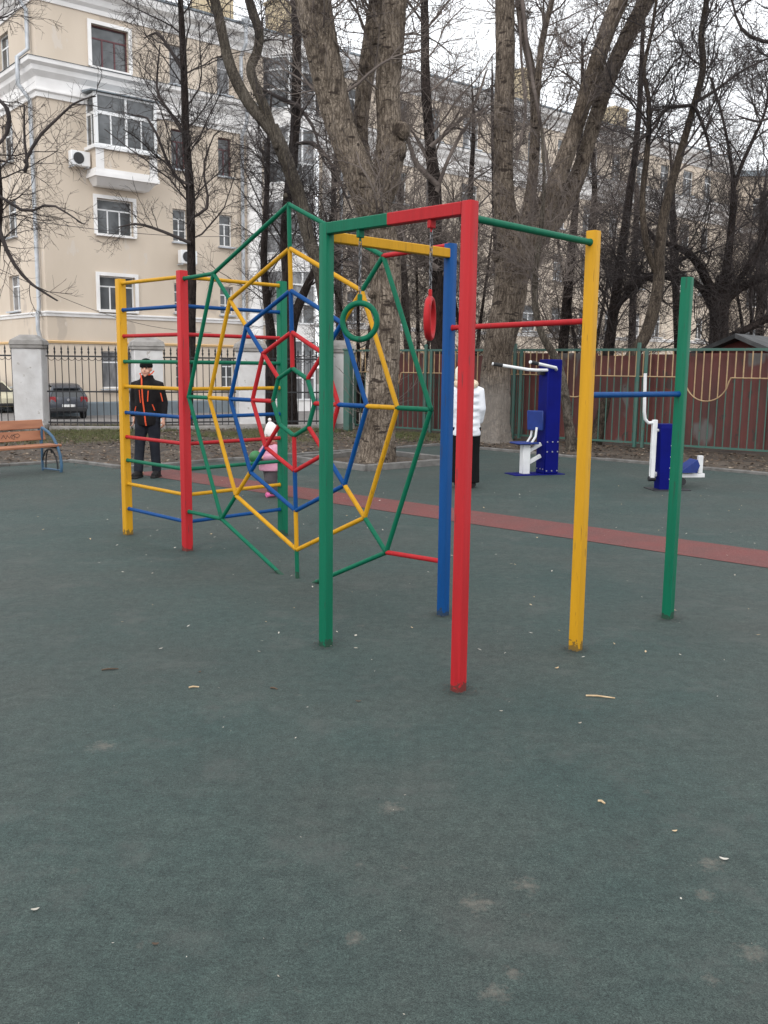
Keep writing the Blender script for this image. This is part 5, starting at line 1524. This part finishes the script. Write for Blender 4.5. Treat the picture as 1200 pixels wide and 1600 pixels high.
scatter('fallen_leaves', 350, reg_kerb, (.008, .02), M['leaf'], 6)
def reg_rub(g):
    d = g.uniform(1.6, 14); x = g.uniform(-.5, .5) * d
    return (x, d) if inside(rub, x, d) else (None, None)
def reg_mid(g):
    d = g.uniform(5, 13); x = g.uniform(-.42, .42) * d
    return (x, d) if inside(rub, x, d) else (None, None)
scatter('litter_specks', 150, reg_rub, (.002, .0075), M['speck'], 5)
scatter('litter_specks', 150, reg_mid, (.005, .016), M['speck'], 15)
scatter('litter_specks', 70, reg_mid, (.006, .018), M['straw'], 16)
scatter('litter_crumbs', 420, reg_rub, (.002, .007), M['rubber_black'], 8)
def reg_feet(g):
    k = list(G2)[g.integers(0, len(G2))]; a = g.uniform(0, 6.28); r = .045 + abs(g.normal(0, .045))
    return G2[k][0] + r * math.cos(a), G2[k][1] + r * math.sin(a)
scatter('post_foot_dirt_shade', 900, reg_feet, (.003, .009), M['dirt_shade'], 21, .15)  # gathered soil crumbs, their dark ring doubling as painted contact shade
M['grass'] = mat('thin_grass', (.075, .095, .03), .9, (.11, .105, .045), scale=1.5, detail=6)
g = np.random.default_rng(9)
n = 70000
gx = g.uniform(-9.5, 2, n); gy = g.uniform(17.5, 24.4, n)
dens = (.5 + .5 * np.sin(gx * 1.7 + np.sin(gy * 2.1))) * np.clip((gy - 18.3 - .22 * (gx + 6)) / 2.6, 0, 1)
keep = g.uniform(size=n) < dens
keep &= ~((gx > -.9) & (gy > 24.4 - (gx + .86) * .837))
gx, gy = gx[keep], gy[keep]; n = len(gx)
a = g.uniform(0, 6.28, n); h = g.uniform(.03, .10, n); w = .006
p0 = np.stack([gx, gy, np.full(n, -.003)], 1); s = np.stack([np.cos(a) * w, np.sin(a) * w, np.zeros(n)], 1)
tip = p0 + np.stack([g.normal(0, .03, n), g.normal(0, .03, n), h], 1)
me = quad_mesh('grass', np.stack([p0 - s, p0 + s, tip], 1).reshape(-1, 3), np.arange(n * 3).reshape(n, 3))
tag(link('grass', me, M['grass']), kind='stuff')

def gpt(px, py):
    d = cF + cR * ((px - 600) / FPX) + cU * ((800 - py) / FPX)
    return Vector((0, 0, CAM_H)) + d * (-CAM_H / d.z)
for px, py, L, rz, lab in ((938, 1090, .14, -12, 'straw coloured broken twig lying near the yellow post'), (172, 1047, .085, 18, 'thin brown twig on the rubber at far left'),
                           (303, 1075, .05, 15, 'short pale twig left of the green centre post'), (940, 1255, .03, -40, 'tiny grey twig on the open rubber at right'), (428, 1077, .04, -20, 'tiny dark twig left of the green post foot')):
    o = MB().tube([(-L / 2, 0, .005), (-L * .1, .004, .007), (L / 2, -.003, .005)], [.004, .0045, .003], 6)
    o = o.build('twig', M['straw'] if 'brown' not in lab and 'dark' not in lab else M['leaf']); o.location = gpt(px, py); o.rotation_euler = (0, 0, R(rz)); tag(o, lab, 'twig', 'twigs lying on the rubber surface')
for px, py, s, rz, mm, lab in ((55, 1423, .016, 20, 'speck', 'pale curled leaf on the rubber at lower left'), (870, 1045, .020, 40, 'straw', 'dry tan leaf between the red and yellow posts'), (1131, 1344, .020, -20, 'speck', 'pale split seed husk beside a sandy scuff'),
                               (1054, 1300, .013, 10, 'straw', 'small tan leaf on the rubber at right'), (560, 1097, .018, 0, 'leaf', 'brown dead leaf between the green and red posts'), (906, 1131, .013, 30, 'speck', 'small white petal below the broken twig'),
                               (312, 1051, .014, 60, 'leaf', 'dark dead leaf left of the green post'), (243, 1477, .014, 0, 'leaf', 'brown leaf crumb on the rubber at bottom left'), (783, 1112, .010, 0, 'speck', 'white crumb right of the red post foot')):
    rings = []; s = s * .75
    for t in np.linspace(-1, 1, 7):
        w_ = .36 * s * math.sqrt(max(0, 1 - t * t)) + .0006; z = .003 + .35 * s * t * t
        rings.append([(t * s, -w_, z + .3 * w_), (t * s, 0, z), (t * s, w_, z + .3 * w_), (t * s, w_, z + .3 * w_ + .001), (t * s, 0, z + .001), (t * s, -w_, z + .3 * w_ + .001)])
    o = MB().loft(rings).build('leaf', M[mm]); o.location = gpt(px, py); o.rotation_euler = (0, 0, R(rz)); tag(o, lab, 'leaf', 'small leaves on the rubber surface')
